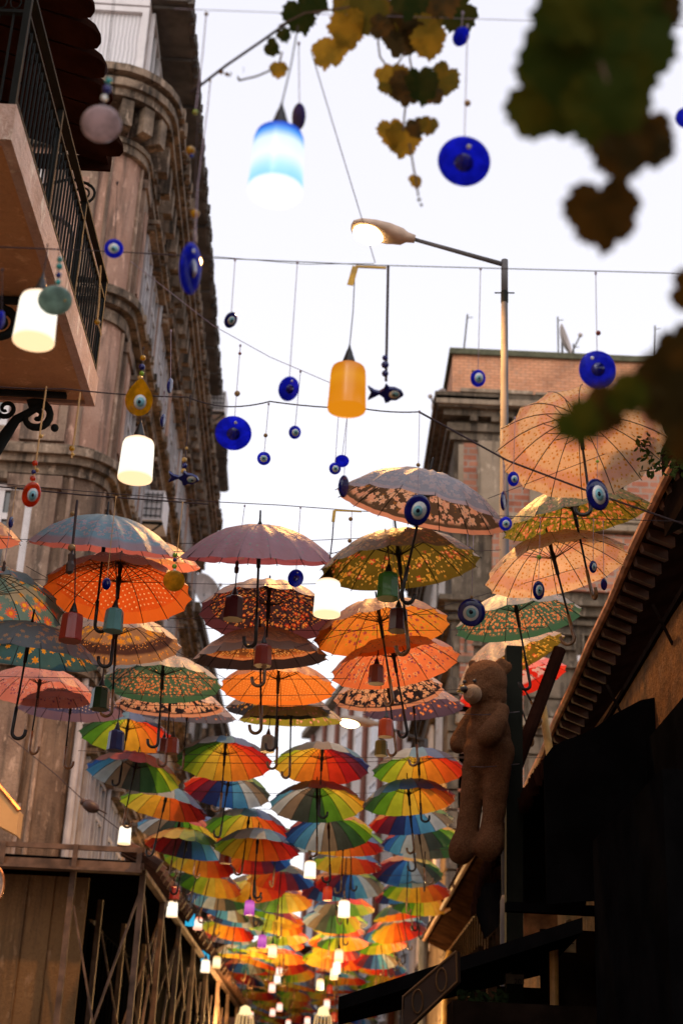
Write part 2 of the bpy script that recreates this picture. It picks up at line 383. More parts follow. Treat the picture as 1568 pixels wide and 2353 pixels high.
# ---- the patterned umbrellas of the near rows
cream = (.75, .55, .38)
def FL(c, band, scale_, size, dens=1, petals=5, core=(.8, .5, .1), rnd=.9): return ('flower', tuple(q*.82 for q in c), band, scale_*1.28, size, dens*.86, petals, core, rnd)
def DOT(c, scale, size, band=None, rnd=0.0): return ('dot', c, band, scale, size, 1, 0, None, rnd)
G1 = 'patterned umbrellas hung in the near rows'
FMAT = {
 'skyrose': lambda: fabric('skyblue_rose_border_print', (.16, .36, .46), [('band', (.45, .14, .12), (.86, 1.1)), FL((.66, .45, .46), (.5, .88), 9, .48, .9, 5, (.5, .25, .3)), FL((.5, .42, .5), (.62, .86), 14, .45, .6)], (.42, .58, .72), .45),
 'tinyfloral': lambda: fabric('small_pink_yellow_print', (.5, .22, .10), [FL((.62, .34, .12), None, 12, .42, .8)], ofac=.3, hem=((.6, .2, .12), .86)),
 'polkaorange': lambda: fabric('orange_polka_dot_print', (.70, .11, .014), [DOT((.85, .50, .22), 14.5, .17, (0, .86))], (.75, .5, .4), .5, hem=((.70, .15, .02), .87), tl=.6),
 'daisy': lambda: fabric('blue_daisy_print', (.13, .27, .30), [('blotch', (.30, .33, .28), (0, .75), 3.2, .5), FL((.82, .22, .12), (.55, .98), 4.2, .46, .8, 13, (.85, .5, .04)), FL((.8, .48, .06), (.3, .95), 7, .33, .4, 5)], (.5, .5, .5), .3),
 'goldrose': lambda: fabric('brown_gold_rose_print', (.34, .20, .11), [('band', (.07, .035, .03), (.68, .9)), FL((.80, .42, .05), (.3, .72), 5.5, .45, .75, 7, (.65, .3, .03)), FL((.6, .28, .08), (.62, .82), 20, .35, .7, 3), FL((.75, .33, .03), (.86, .99), 13, .36, .8, 3)], (.72, .58, .48), .8),
 'blueyellow': lambda: fabric('teal_yellow_flower_print', (.05, .15, .19), [FL((.85, .50, .05), (.35, .96), 7, .42, .75, 6, (.75, .3, .02)), ('band', (.04, .10, .13), (.95, 1.1))], (.55, .55, .62), .6),
 'pinkleaf': lambda: fabric('pink_leaf_print', (.66, .24, .18), [FL((.80, .50, .42), (.3, .9), 9, .4, .7, 6, (.4, .1, .14)), FL((.30, .08, .16), (.55, .97), 13, .33, .5, 4, None)], (.75, .45, .42), .4),
 'navypolka': lambda: fabric('navy_polka_dot_print', (.07, .08, .17), [DOT((.5, .42, .40), 15, .2, (0, .84))], (.4, .35, .4), .4, hem=((.16, .11, .16), .86)),
 'greenfloral': lambda: fabric('green_blossom_print', (.07, .155, .105), [FL((.85, .50, .22), (.5, .93), 15, .44, .85, 5, (.65, .10, .04)), FL((.65, .14, .06), (.45, .93), 17, .36, .4, 5), FL((.8, .42, .2), (.15, .6), 10, .24, .35, 5)], (.68, .6, .54), .75, hem=((.05, .15, .09), .93)),
 'creamblack': lambda: fabric('black_cream_blossom_print', (.022, .020, .028), [FL((.78, .48, .30), (.42, .95), 6, .6, .8, 6, (.6, .36, .2)), FL((.85, .55, .36), (.35, .93), 10, .5, .6, 5, (.5, .3, .12))], (.72, .58, .52), .8, hem=((.55, .28, .18), .95)),
 'bluered': lambda: fabric('slate_red_flower_print', (.10, .11, .16), [FL((.5, .12, .09), (.4, .95), 9, .42, .6, 5)], (.5, .4, .4), .5),
 'mauve': lambda: fabric('mauve_rose_print', (.36, .10, .12), [FL((.45, .12, .14), (.25, .95), 7, .45, .6, 6, (.2, .25, .16)), FL((.16, .24, .15), (.2, .95), 11, .25, .5, 3, None)], (.56, .40, .48), .65),
 'darkfloral': lambda: fabric('dark_red_orange_flower_print', (.045, .025, .03), [FL((.55, .07, .03), (.1, .9), 8.5, .40, .45, 7, (.8, .45, .1)), FL((.68, .40, .12), (.1, .9), 11, .34, .5, 6, (.25, .08, .02)), FL((.75, .2, .05), (.05, .9), 21, .34, .45, 5)], (.68, .5, .44), .75, hem=((.10, .035, .045), .87)),
 'paisley': lambda: fabric('brown_paisley_print', (.45, .13, .03), [('band', (.16, .06, .02), (.55, .8)), FL((.70, .30, .06), (.3, .85), 8, .44, .8, 4, (.2, .06, .02)), FL((.8, .45, .14), (.5, .86), 19, .36, .6, 3, None), ('band', (.75, .35, .16), (.80, .87))], (.70, .52, .44), .85, hem=((.03, .02, .02), .86)),
 'orangedot': lambda: fabric('amber_fine_dot_print', (.72, .23, .035), [DOT((.88, .45, .14), 19, .15)], (.8, .5, .36), .5, hem=((.75, .22, .03), .92), tl=.6),
 'navyyellow': lambda: fabric('navy_yellow_pansy_print', (.03, .035, .05), [FL((.82, .46, .04), (.3, .95), 10, .4, .6, 5, (.3, .05, .15)), FL((.3, .07, .16), (.3, .95), 12, .34, .35, 5)], (.5, .4, .36), .5),
 'limepink': lambda: fabric('olive_pink_tulip_print', (.30, .30, .04), [FL((.8, .38, .26), (.3, .98), 8, .4, .7, 3, (.85, .55, .4))], (.7, .55, .45), .6),
 'greyblossom': lambda: fabric('taupe_white_blossom_print', (.11, .075, .05), [('blotch', (.30, .14, .04), (.3, .9), 9, .60), FL((.85, .56, .40), (.46, .93), 6.2, .52, .85, 5, (.7, .42, .25)), FL((.88, .62, .46), (.55, .93), 10, .45, .6, 5, (.7, .4, .2))], (.46, .45, .52), .85, hem=((.72, .34, .22), .955)),
 'olivered': lambda: fabric('olive_golden_lily_print', (.15, .115, .016), [FL((.70, .12, .05), (.55, .97), 7, .38, .55, 5, (.85, .5, .2)), FL((.80, .50, .07), (.55, .98), 10, .42, .55, 3, (.5, .25, .03)), FL((.85, .55, .12), (.6, .98), 17, .34, .45, 3)], (.6, .48, .42), .7),
 'orangerose': lambda: fabric('amber_purple_rose_print', (.74, .25, .035), [FL((.60, .42, .04), (.55, .93), 13, .42, .8, 5, (.45, .25, .03)), FL((.42, .10, .08), (.5, .9), 8, .3, .6, 5, (.3, .06, .07)), FL((.8, .5, .1), (.15, .6), 9, .2, .35, 5)], (.72, .45, .36), .6, tl=.6),
 'coral': lambda: fabric('coral_pansy_print', (.74, .21, .075), [FL((.85, .52, .22), (.45, .95), 9, .42, .6, 6, (.3, .06, .14)), FL((.30, .06, .12), (.45, .95), 13, .32, .45, 4, None), ('blotch', (.55, .09, .03), (.1, .6), 12, .58)], (.75, .48, .42), .6, tl=.6),
 'violet': lambda: fabric('violet_lotus_print', (.085, .065, .12), [('blotch', (.38, .19, .17), (.1, .6), 2.4, .45), FL((.80, .28, .10), (.5, .95), 8, .38, .6, 4, (.85, .45, .12))], (.6, .45, .42), .6),
 'creampolka': lambda: fabric('cream_marigold_print', (.86, .58, .34), [('rings', (.66, .28, .22), None, 15.0, .6), FL((.75, .36, .03), None, 13, .27, .8, 9, (.45, .2, .02), .55), DOT((.72, .33, .04), 17, .1, None, .7)], (.8, .6, .5), .4, tl=.62),
 'tulip': lambda: fabric('green_tulip_print', (.32, .27, .03), [('blotch', (.12, .15, .02), None, 18, .5), FL((.85, .30, .12), (.2, .99), 9, .43, .75, 3, (.85, .48, .24)), FL((.85, .45, .22), (.2, .99), 15, .36, .5, 3)], (.5, .42, .28), .4),
 'redwhite': lambda: fabric('red_white_blossom_print', (.60, .02, .01), [('blotch', (.6, .42, .40), (.3, .84), 5, .5)], (.6, .4, .4), .4, hem=((.65, .03, .015), .86)),
}
NEAR = [
 # uc, vc, w, h, rot, fabric, hook, label
 (238, 1262, 347, 16, 6, 'skyrose', 250, 'sky blue umbrella with a pink rose border, left of the mauve one'),
 (330, 1297, 262, 34, 4, 'tinyfloral', 30, 'small floral umbrella squeezed under the sky blue one'),
 (-120, 1238, 335, 50, 3, 'tinyfloral', 30, 'yellow floral umbrella whose right tip only shows at the left picture edge'),
 (271, 1362, 342, 148, 5, 'polkaorange', 100, 'bright orange umbrella with white polka dots and an orange hem'),
 (-25, 1388, 345, 150, 12, 'daisy', 200, 'blue umbrella with large orange daisies, cut by the left picture edge'),
 (265, 1483, 306, 92, 2, 'goldrose', 80, 'brown umbrella with big golden roses under the orange polka dot one'),
 (60, 1508, 345, 48, 9, 'blueyellow', 260, 'grey and teal umbrella with yellow flowers under the daisy umbrella'),
 (88, 1592, 262, 66, 7, 'pinkleaf', 240, 'pale pink umbrella with a leaf print at the lower left'),
 (162, 1630, 250, 55, 5, 'navypolka', 250, 'navy umbrella with white dots half hidden under the pale pink one'),
 (372, 1572, 276, 88, 3, 'greenfloral', 100, 'green umbrella with cream blossoms on the left, above the rainbow rows'),
 (390, 1624, 252, 46, 3, 'creamblack', 120, 'black umbrella with cream blossoms directly below the left green one'),
 (430, 1646, 225, 26, 4, 'bluered', 100, 'slate blue umbrella with red flowers, a thin strip over the rainbow rows'),
 (594, 1288, 364, 16, 2, 'mauve', 60, 'dusky mauve umbrella with a tall black tip, top centre of the left cluster'),
 (615, 1414, 320, 132, 3, 'darkfloral', 90, 'dark umbrella dense with red and orange flowers under the mauve one'),
 (598, 1514, 312, 52, -1, 'paisley', 80, 'brown paisley umbrella with a black rim below the dark flowered one'),
 (638, 1582, 268, 84, 2, 'orangedot', 75, 'amber umbrella with fine pale dots below the paisley one'),
 (640, 1632, 246, 40, 2, 'navyyellow', 100, 'navy umbrella with yellow pansies tucked under the amber dotted one'),
 (668, 1655, 240, 26, 1, 'limepink', 60, 'olive umbrella with pink flowers, a thin strip left of the far street lamp'),
 (966, 1172, 398, 78, 13, 'greyblossom', 300, 'taupe umbrella with big white blossoms, highest of the middle stack'),
 (918, 1304, 372, 104, -6, 'olivered', 60, 'olive umbrella with golden lilies below the white blossom one'),
 (877, 1452, 318, 108, -9, 'orangerose', 40, 'amber umbrella with purple and green roses, third in the middle stack'),
 (908, 1532, 302, 96, -10, 'coral', 50, 'coral umbrella with violet pansies under the amber rose one'),
 (893, 1596, 258, 72, -7, 'creamblack', 60, 'black umbrella with cream blossoms under the coral one'),
 (950, 1630, 236, 50, -4, 'violet', 80, 'violet umbrella with orange lotus flowers beside the hanging bear'),
 (1336, 1020, 388, 262, -8, 'creampolka', 90, 'largest cream umbrella with golden marigolds and pink rings, upper right'),
 (1322, 1196, 345, 72, -12, 'tulip', 200, 'green umbrella covered with pink tulips below the largest cream one'),
 (1277, 1307, 336, 118, -14, 'creampolka', 90, 'smaller cream marigold umbrella between the tulip one and the green one'),
 (1190, 1428, 296, 84, -10, 'greenfloral', 110, 'green umbrella with cream blossoms above the hanging bear'),
 (1172, 1525, 282, 50, -28, 'olivered', 70, 'dark olive floral umbrella steeply tilted behind the head of the bear', 1.16),
 (1178, 1575, 262, 60, -19, 'redwhite', 40, 'red umbrella with white blossoms, lowest one behind the bear', 1.2),
 (1400, 960, 330, 90, -10, 'pinkleaf', 40, 'pink umbrella mostly hidden behind the largest cream one'),
]
_fm = {}
for i, (uc, vc, w_, h_, rot, f, hook, lab, *dm) in enumerate(NEAR):
    if f not in _fm: _fm[f] = canopy_mesh('canopy', FMAT[f](), None, 1.3, i)
    u = umbrella('hanging_umbrella', _fm[f], lab, G1, 2, 'handle' if i % 3 else 'handle_dark')
    place(u, uc, vc, w_, h_, rot, dm[0] if dm else 1.0, spin=i*1.37, hook=hook)

# ---- the rainbow umbrellas
RB = [(.03, .10, .035), (.09, .27, .02), (.34, .46, .03), (.62, .46, .05), (.68, .37, .03), (.68, .23, .025), (.66, .12, .018), (.55, .04, .015),
      (.34, .015, .018), (.12, .02, .04), (.018, .03, .12), (.03, .13, .42), (.07, .28, .50), (.36, .44, .48), (.20, .16, .11), (.045, .06, .05)]
RBN = ['dark green', 'green', 'lime', 'yellow', 'golden', 'orange', 'red orange', 'red', 'crimson', 'purple', 'navy', 'blue', 'turquoise', 'pale grey', 'brown grey', 'charcoal']
rbmat = fabric('rainbow_panel_cloth', (1, 1, 1), (), (.5, .48, .5), .18, attr=True, tl=.6)
rbme = [canopy_mesh('canopy', rbmat, RB, s, k) for k, s in enumerate((1.0, 1.6, .7))]
G2 = 'rainbow umbrellas strung down the street'
ORD = ['first', 'second', 'third', 'fourth', 'fifth', 'sixth', 'seventh', 'eighth', 'ninth', 'tenth', 'eleventh', 'twelfth']
RAIN = {
 'left': [(290, 1692, 207, 74, 7, 3.5), (307, 1782, 212, 64, 11, 15), (376, 1856, 198, 48, 12, 5), (408, 1912, 183, 50, 10, 0), (426, 1950, 186, 40, 10, 10)],
 'middle left': [(515, 1750, 213, 84, 4, 4), (521, 1820, 194, 68, 8, 11), (568, 1906, 188, 60, 7, 4), (590, 1952, 192, 48, 4, 5)],
 'middle right': [(738, 1762, 213, 78, 3, 6), (728, 1850, 210, 76, 0, 0), (755, 1918, 196, 70, -2, 14), (788, 1946, 182, 40, 3, 5)],
 'right': [(962, 1772, 208, 64, -2, 4), (940, 1842, 206, 58, -5, 3), (944, 1892, 190, 48, -5, 11), (964, 1932, 176, 48, -8, 14)],
}
TENS = {2: 'twenty', 3: 'thirty', 4: 'forty', 5: 'fifty'}
ORD += ['thirteenth', 'fourteenth', 'fifteenth', 'sixteenth', 'seventeenth', 'eighteenth', 'nineteenth', 'twentieth']
def ORDX(n): return ORD[n-1] if n <= 20 else ('thirtieth' if n == 30 else 'fortieth' if n == 40 else TENS[n//10]+' '+ORD[n % 10-1])
cnt = 0
for cname, lst in RAIN.items():
    pts = []
    for i, (uc, vc, w_, h_, rot, far) in enumerate(lst):
        lab = 'rainbow umbrella, %s panels low, %s from the front in the %s column' % (RBN[int(far) % 16], ORD[i], cname)
        u = umbrella('rainbow_umbrella', rbme[cnt % 3], lab, G2, 1 if i > 1 else 2, 'handle' if cnt % 2 else 'handle_dark'); cnt += 1
        pts.append(place(u, uc, vc, w_*1.05, h_*1.08, rot, 1.0, far=far, hook=random.choice((60, 90, 120, 270))))
    x0 = {'left': -1.90, 'middle left': -1.02, 'middle right': .20, 'right': 1.22}[cname]
    y = {'left': 19.9, 'middle left': 20.4, 'middle right': 20.0, 'right': 20.3}[cname]
    k = 0; rd = random.Random(len(cname))
    print(cname, [tuple(round(q, 2) for q in p) for p in pts])
    while y < 64:
        far = rd.choice([2, 3, 4, 4, 5, 6, 6, 11, 0, 14, 5, 3, 8, 12]); k += 1
        lab = 'distant rainbow umbrella, %s in the %s column, %s panels low' % (ORDX(k+len(lst)), cname, RBN[far])
        u = umbrella('rainbow_umbrella', rbme[cnt % 3], lab, G2, 0, 'handle' if cnt % 2 else 'handle_dark'); cnt += 1
        c = Vector((x0+rd.uniform(-.16, .16)+(.12 if k % 2 else -.10), y+rd.uniform(-.2, .2), 4.95+rd.uniform(-.12, .12)+max(0, 22-y)*.08))
        m = Matrix.Rotation(R(rd.uniform(-9, 9)+{'left': 7, 'middle left': 3, 'middle right': 0, 'right': -6}[cname]), 3, 'Y') @ Matrix.Rotation(R(rd.uniform(-15, 1)), 3, 'X') @ Matrix(((0, -1, 0), (1, 0, 0), (0, 0, 1))) @ Matrix.Rotation(far*2*pi/NR, 3, 'Z')
        u.matrix_basis = Matrix.Translation(c) @ m.to_4x4() @ Matrix.Diagonal((1.06, 1.06, 1.06, 1))
        y += rd.uniform(1.05, 1.45)

# ------------------------------------------------------------------ ground
g = MB(); g.add([(-300, -60, 0), (300, -60, 0), (300, 500, 0), (-300, 500, 0)], [(0, 1, 2, 3)])
struct(g.build('ground', simple('paved_ground', (.24, .18, .13), .9, 0, .3, .5)))
g = MB(); g.add([(-1.6, -20, .004), (1.4, -20, .004), (1.4, 64, .004), (-1.6, 64, .004)], [(0, 1, 2, 3)])
struct(g.build('road', brick('paving_setts', (.30, .23, .17), (.36, .27, .20), (.12, .09, .07), 1.5)))

# ------------------------------------------------------------------ generic window
def window(parent, o, ex, ey, w_, h_, out, frame='white', pane=None, cols=2, rows=2, d=.08, fw=.07, name='window'):
    """o = lower corner, ex along, ey up, out = outward normal"""
    o = Vector(o); ex = Vector(ex); ey = Vector(ey); out = Vector(out); m = MB()
    def b(x0, y0, x1, y1, t0=0, t1=d):
        p = [o+ex*x0+ey*y0+out*t0, o+ex*x1+ey*y0+out*t0, o+ex*x1+ey*y1+out*t0, o+ex*x0+ey*y1+out*t0]
        m.hexa(p+[q+out*(t1-t0) for q in p])
    b(0, 0, w_, fw); b(0, h_-fw, w_, h_); b(0, fw, fw, h_-fw); b(w_-fw, fw, w_, h_-fw)
    for i in range(1, cols): x = w_*i/cols; b(x-fw/2, fw, x+fw/2, h_-fw, .005, d-.01)
    for j in range(1, rows): y = h_*(1-.32*j) if rows == 2 else h_*j/rows; b(fw, y-fw/2, w_-fw, y+fw/2, .008, d-.014)
    f = m.build(name, M[frame], parent)
    m = MB(); q = [o+ex*(fw*.5)+ey*(fw*.5)+out*.02, o+ex*(w_-fw*.5)+ey*(fw*.5)+out*.02, o+ex*(w_-fw*.5)+ey*(h_-fw*.5)+out*.02, o+ex*(fw*.5)+ey*(h_-fw*.5)+out*.02]
    m.add(q, [(0, 1, 2, 3)]); m.build('pane', M[pane or 'glass'], f); return f

# ------------------------------------------------------------------ left corner building (Empty at its street corner)
t = NT('lace_curtain'); o = t.obj(); wv = t.n('ShaderNodeTexWave', wave_type='BANDS', bands_direction='X'); t.l(o, wv.inputs[0]); wv.inputs['Scale'].default_value = 4.5; wv.inputs['Distortion'].default_value = 3; wv.inputs['Detail'].default_value = 2; wv.inputs['Detail Scale'].default_value = .6
M['curtain'] = t.done(t.bsdf(t.mix(wv.outputs[1], (.50, .48, .49), (.74, .71, .73)), .8, 0, wv.outputs[1], .5, .03))
t = NT('sky_lit_glass'); M['brightglass'] = t.done(t.bsdf((.55, .58, .66), .1, 0, None, spec=.9))
lb = thing('apartment_building', 'tall grimy pink and brown corner building with heavy bracketed cornice, left side', 'building', (-3.72, 20, 0))
lb.rotation_euler[2] = .028
LM = world(lb)
def lbuild(m, name, mat, smooth=False, parent=None):
    if m.cuts: return [lbuild(q, name, mat, smooth, parent) for q in m.pieces()][-1]
    o = bpy.data.objects.new(name, m.mesh(name, mat, smooth)); COL.objects.link(o); o.parent = parent or lb; return o
YE, ZT = 19.6, 19.5
def outline(d, r=.55, x_end=-7.0, y_end=YE, n=6):
    pts = [(x_end, -d)]
    for i in range(n+1): a = -pi/2+pi/2*i/n; pts.append((-r+(r+d)*cos(a), r+(r+d)*sin(a)))
    pts.append((d, y_end)); return pts
def band(m, d, z0, z1, y_end=YE, d0=-.35):
    a = outline(d, y_end=y_end); b = outline(d0, y_end=y_end-.001); n = len(a)
    vs = [(x, y, z0) for x, y in a]+[(x, y, z1) for x, y in a]+[(x, y, z0) for x, y in b]+[(x, y, z1) for x, y in b]
    fs = []
    for i in range(n-1):
        fs += [(i, i+1, n+i+1, n+i), (i+1, i, 2*n+i, 2*n+i+1), (n+i, n+i+1, 3*n+i+1, 3*n+i)]
    fs += [(n-1, 3*n-1, 4*n-1, 2*n-1), (0, n, 3*n, 2*n)]
    m.add(vs, fs)
# wall in storeys of differing plaster
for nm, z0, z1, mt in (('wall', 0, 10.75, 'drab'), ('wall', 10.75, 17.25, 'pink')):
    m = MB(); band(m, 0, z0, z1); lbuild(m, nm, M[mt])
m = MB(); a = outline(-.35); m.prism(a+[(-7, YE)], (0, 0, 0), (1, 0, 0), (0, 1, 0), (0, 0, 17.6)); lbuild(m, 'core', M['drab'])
m = MB()
for d, z0, z1 in ((.06, 10.35, 10.5), (.16, 10.5, 10.62), (.24, 10.62, 10.75), (.1, 10.75, 10.84), (.06, 13.1, 13.3), (.17, 13.35, 13.48), (.27, 13.48, 13.62), (.10, 13.62, 13.72), (.05, 7.2, 7.35), (.18, 7.35, 7.5), (.24, 7.5, 7.62)):
    band(m, d, z0, z1)
lbuild(m, 'string_course', M['cornice'])
m = MB()
for d, z0, z1 in ((.10, 16.25, 16.4), (.14, 16.4, 16.5), (.42, 17.1, 17.25), (.5, 17.25, 17.4), (.40, 17.4, 17.5), (.56, 17.5, 17.64)): band(m, d, z0, z1)
lbuild(m, 'cornice', M['cornice'])
m = MB()
for y in [0.9+.62*i for i in range(31)]:
    m.cut(); m.box(.01, y, 16.55, .36, y+.22, 17.08); m.box(.01, y+.02, 16.42, .2, y+.2, 16.55)
for x in [-1.0-.55*i for i in range(9)]:
    m.cut(); m.box(x-.2, -.36, 16.55, x, -.01, 17.08); m.box(x-.18, -.2, 16.42, x-.02, -.01, 16.55)
for a in (-70, -45, -20):
    c = Vector((-.55, .55, 0)); dr = Vector((cos(R(a)), sin(R(a)), 0)); m.cut(); m.bar(c+dr*.56+Vector((0, 0, 16.82)), c+dr*.93+Vector((0, 0, 16.82)), .2, .5)
for f, mt in ((0, 'cornice'),): lbuild(m, 'modillion', M[mt])
m = MB(); rq = random.Random(5)
for i in range(150):
    y = .6+19*i/150; m.box(.5, y, 17.42+rq.uniform(-.06, .1), .545+rq.uniform(.0, .08), y+rq.uniform(.05, .16), 17.62+rq.uniform(0, .06)); z = rq.choice((10.66, 13.5)); m.box(.2, y, z, .285+rq.uniform(0, .05), y+.1, z+.12)
lbuild(m, 'crumbled_edge', M['cornice'])['kind'] = 'stuff'
m = MB()
for a in (-78, -12):
    c = Vector((-.55+.57*cos(R(a)), .55+.57*sin(R(a)), 0))
    for z0, z1 in ((10.85, 13.08), (13.75, 16.22), (7.65, 10.32), (2.5, 7.18)): m.cut(); m.tube([c+Vector((0, 0, z0)), c+Vector((0, 0, z1))], .035, 6)
lbuild(m, 'corner_moulding', M['pilaster'])
# side facade: pilasters, windows, pediments
m = MB()
for y in (.95, 4.1, 7.3, 10.5, 13.7, 16.9):
    for z0, z1 in ((10.9, 13.05), (13.8, 16.2), (7.7, 10.3), (4.4, 7.1)):
        m.cut(); m.box(.0, y-.26, z0, .07, y+.26, z1); m.box(.0, y-.31, z1-.18, .11, y+.31, z1)
for x in (-.95, -3.35, -5.6):
    for z0, z1 in ((10.9, 13.05), (13.8, 16.2), (7.7, 10.3), (3, 7.1)):
        m.cut(); m.box(x-.34, -.08, z0, x+.34, .0, z1); m.box(x-.4, -.13, z1-.2, x+.4, .0, z1)
lbuild(m, 'pilaster', M['pilaster'])
m = MB()
for y in (.95, 4.1, 7.3, 10.5, 13.7, 16.9):
    for z0 in (11.0, 13.9): m.cut(); m.box(.072, y-.16, z0+.15, .10, y+.16, z0+1.75)
for x in (-.95, -3.35, -5.6):
    for z0 in (11.0, 13.9): m.cut(); m.box(x-.2, -.11, z0+.15, x+.2, -.082, z0+1.75)
lbuild(m, 'recessed_panel', M['pink'])
hood = MB(); n_win = 0
for y in (1.55, 2.9, 4.75, 6.05, 7.95, 9.3, 11.15, 12.5, 14.35, 15.7, 17.5):
    for z0, h_ in ((4.6, 1.9), (8.0, 1.75), (11.05, 1.6), (13.95, 1.75)):
        window(lb, (0.0, y, z0), (0, 1, 0), (0, 0, 1), .95, h_, (1, 0, 0), frame='whitedull', pane='brightglass' if (n_win*7) % 5 < 3 else 'glass'); n_win += 1
        hood.cut(); hood.box(.0, y-.12, z0+h_+.02, .2, y+1.07, z0+h_+.12); hood.box(.0, y-.16, z0+h_+.12, .28, y+1.11, z0+h_+.2)
        hood.cut(); hood.box(.0, y-.1, z0-.16, .18, y+1.05, z0-.04)
for w0 in [o for o in lb.children if o.name.startswith('window')]:
    w0.matrix_parent_inverse = Matrix()
for x in (-2.75, -5.1):
    for z0, h_ in ((8.15, 2.0), (11.1, 1.7), (14.0, 1.8), (4.6, 2.0)):
        f = window(lb, (x, 0.0, z0), (1, 0, 0), (0, 0, 1), 1.25, h_, (0, -1, 0), fw=.09); f.matrix_parent_inverse = Matrix()
        hood.cut(); hood.box(x-.15, -.22, z0+h_+.03, x+1.4, .0, z0+h_+.14); hood.cut(); hood.box(x-.1, -.16, z0-.16, x+1.35, .0, z0-.03)
f = window(lb, (-1.9, 0.0, 8.55), (1, 0, 0), (0, 0, 1), .95, 1.6, (0, -1, 0), fw=.1); f.matrix_parent_inverse = Matrix()
lbuild(hood, 'window_hood', M['cornice'])
# attic with glazed bay, deep eave
m = MB(); m.box(-7, .12, 17.6, -.12, YE+1.3, 22.2); lbuild(m, 'attic_wall', M['greywhite'])
for x0, w_ in ((-1.25, 1.12), (-2.5, 1.15), (-3.75, 1.15)):
    f = window(lb, (x0, .12, 17.9), (1, 0, 0), (0, 0, 1), w_, 1.42, (0, -1, 0), pane='curtain', cols=1, rows=1, fw=.11, d=.1); f.matrix_parent_inverse = Matrix()
    f = window(lb, (x0, .12, 19.36), (1, 0, 0), (0, 0, 1), w_, 1.3, (0, -1, 0), pane='curtain', cols=1, rows=1, fw=.11, d=.1); f.matrix_parent_inverse = Matrix()
for y0 in (.25, 1.5, 3.2, 6, 9, 12, 15):
    f = window(lb, (-.12, y0, 17.9), (0, 1, 0), (0, 0, 1), 1.15, 1.5, (1, 0, 0), cols=2, rows=1, fw=.08, d=.07); f.matrix_parent_inverse = Matrix()
m = MB(); m.box(-7, -.1, 17.645, .04, YE, 17.75); lbuild(m, 'attic_sill', M['cornice'])
m = MB(); m.box(-.12, .0, 19.5, .5, YE+1.9, 19.62); m.tube([(.5, 0, 19.6), (.5, YE+1.9, 19.6)], .09, 8)
for i in range(16): m.box(-.1, .15+1.35*i, 19.44, .5, .2+1.35*i, 19.498)
m.box(.2, .0, 19.62, .45, YE+1.9, 19.9)
rq = random.Random(8)
for i in range(110): y = YE*i/110+rq.uniform(0, .1); a_ = rq.uniform(.02, .07); m.box(.52, y, 19.5+rq.uniform(-.05, .1), .56+a_, y+rq.uniform(.06, .2), 19.66+a_)
lbuild(m, 'roof_eave', M['eave'])
m = MB()
for x in (.06, ): 
    for y in (.35, .75): m.cut(); m.tube([(x, y, 2.4), (x, y, 7.6)], .055, 8)
lbuild(m, 'drainpipe', M['whitedull'])
m = MB(); m.tube([(.1, 4.0, 3), (.1, 4.0, 16.2)], .05, 6); m.cut(); m.tube([(.1, 10.4, 3), (.1, 10.4, 16.2)], .05, 6); lbuild(m, 'drainpipe', M['whitedull'])
m = MB(); m.box(-1.55, -.02, 4.0, -.56, -.003, 5.45); lbuild(m, 'repaired_patch', M['greywhite'])
# air conditioner casings clipped to the facade
def aircon(loc, label, up=True):
    t_ = thing('air_conditioner', label, 'air conditioner', loc, 'air conditioners on the left facade'); x, y, z = loc
    m = MB(); m.box(x, y, z, x+.45, y+.8, z+.6); m.build('casing', M['white'], t_)
    m = MB()
    for i in range(5): m.box(x+.05+.09*i, y-.03, z+.04, x+.062+.09*i, y-.012, z+.56)
    for i in range(4): m.box(x+.03, y-.03, z+.08+.14*i, x+.42, y-.012, z+.092+.14*i)
    m.build('grille', M['iron'], t_)
    m = MB(); m.bar((x+.02, y+.1, z-.02), (x+.45, y+.1, z-.02), .04, .04); m.bar((x+.45, y+.1, z-.02), (x, y+.1, z-.4), .03, .03); m.build('bracket', M['iron'], t_); return t_
p = P(420, 300, 25.5); aircon((p.x-.2, 25.5, p.z-.3), 'white caged air conditioner high under the eave of the left building')
p = P(345, 1160, 25.0); aircon((p.x-.2, 25.0, p.z-.3), 'air conditioner on the left facade above the sky blue umbrella')
p = P(488, 920, 35.0); aircon((p.x-.1, 35.0, p.z-.3), 'small air conditioner near the far end of the left cornice')

# ------------------------------------------------------------------ farther left block
fb = thing('apartment_building', 'lower dingy building beyond the tall left one, with balconies and a satellite dish', 'building', (-5.0, 42, 0))
m = MB(); m.box(-10, 40.5, 0, -4.45, 58, 15.2); m.build('wall', M['drab'], fb)
m = MB()
for y in (41, 45, 49, 53, 57): m.box(-4.45, y-.3, 2, -4.3, y+.3, 15.0)
for z in (5.4, 8.4, 11.4, 14.4): m.box(-4.44, 40.5, z, -4.15, 58, z+.2)
m.box(-10, 40.4, 15.2, -4.2, 58.2, 15.5); m.build('moulding', M['darkstone'], fb)
for y in (42.2, 46.2, 50.2, 54.2):
    for z in (6, 9, 12): window(fb, (-4.45, y, z), (0, 1, 0), (0, 0, 1), 1.3, 1.9, (1, 0, 0))
m = MB()
for z in (8.4, 11.4): m.box(-4.1, 43, z, -3.75, 47, z+1.0)
m.build('balcony', M['cornice'], fb)
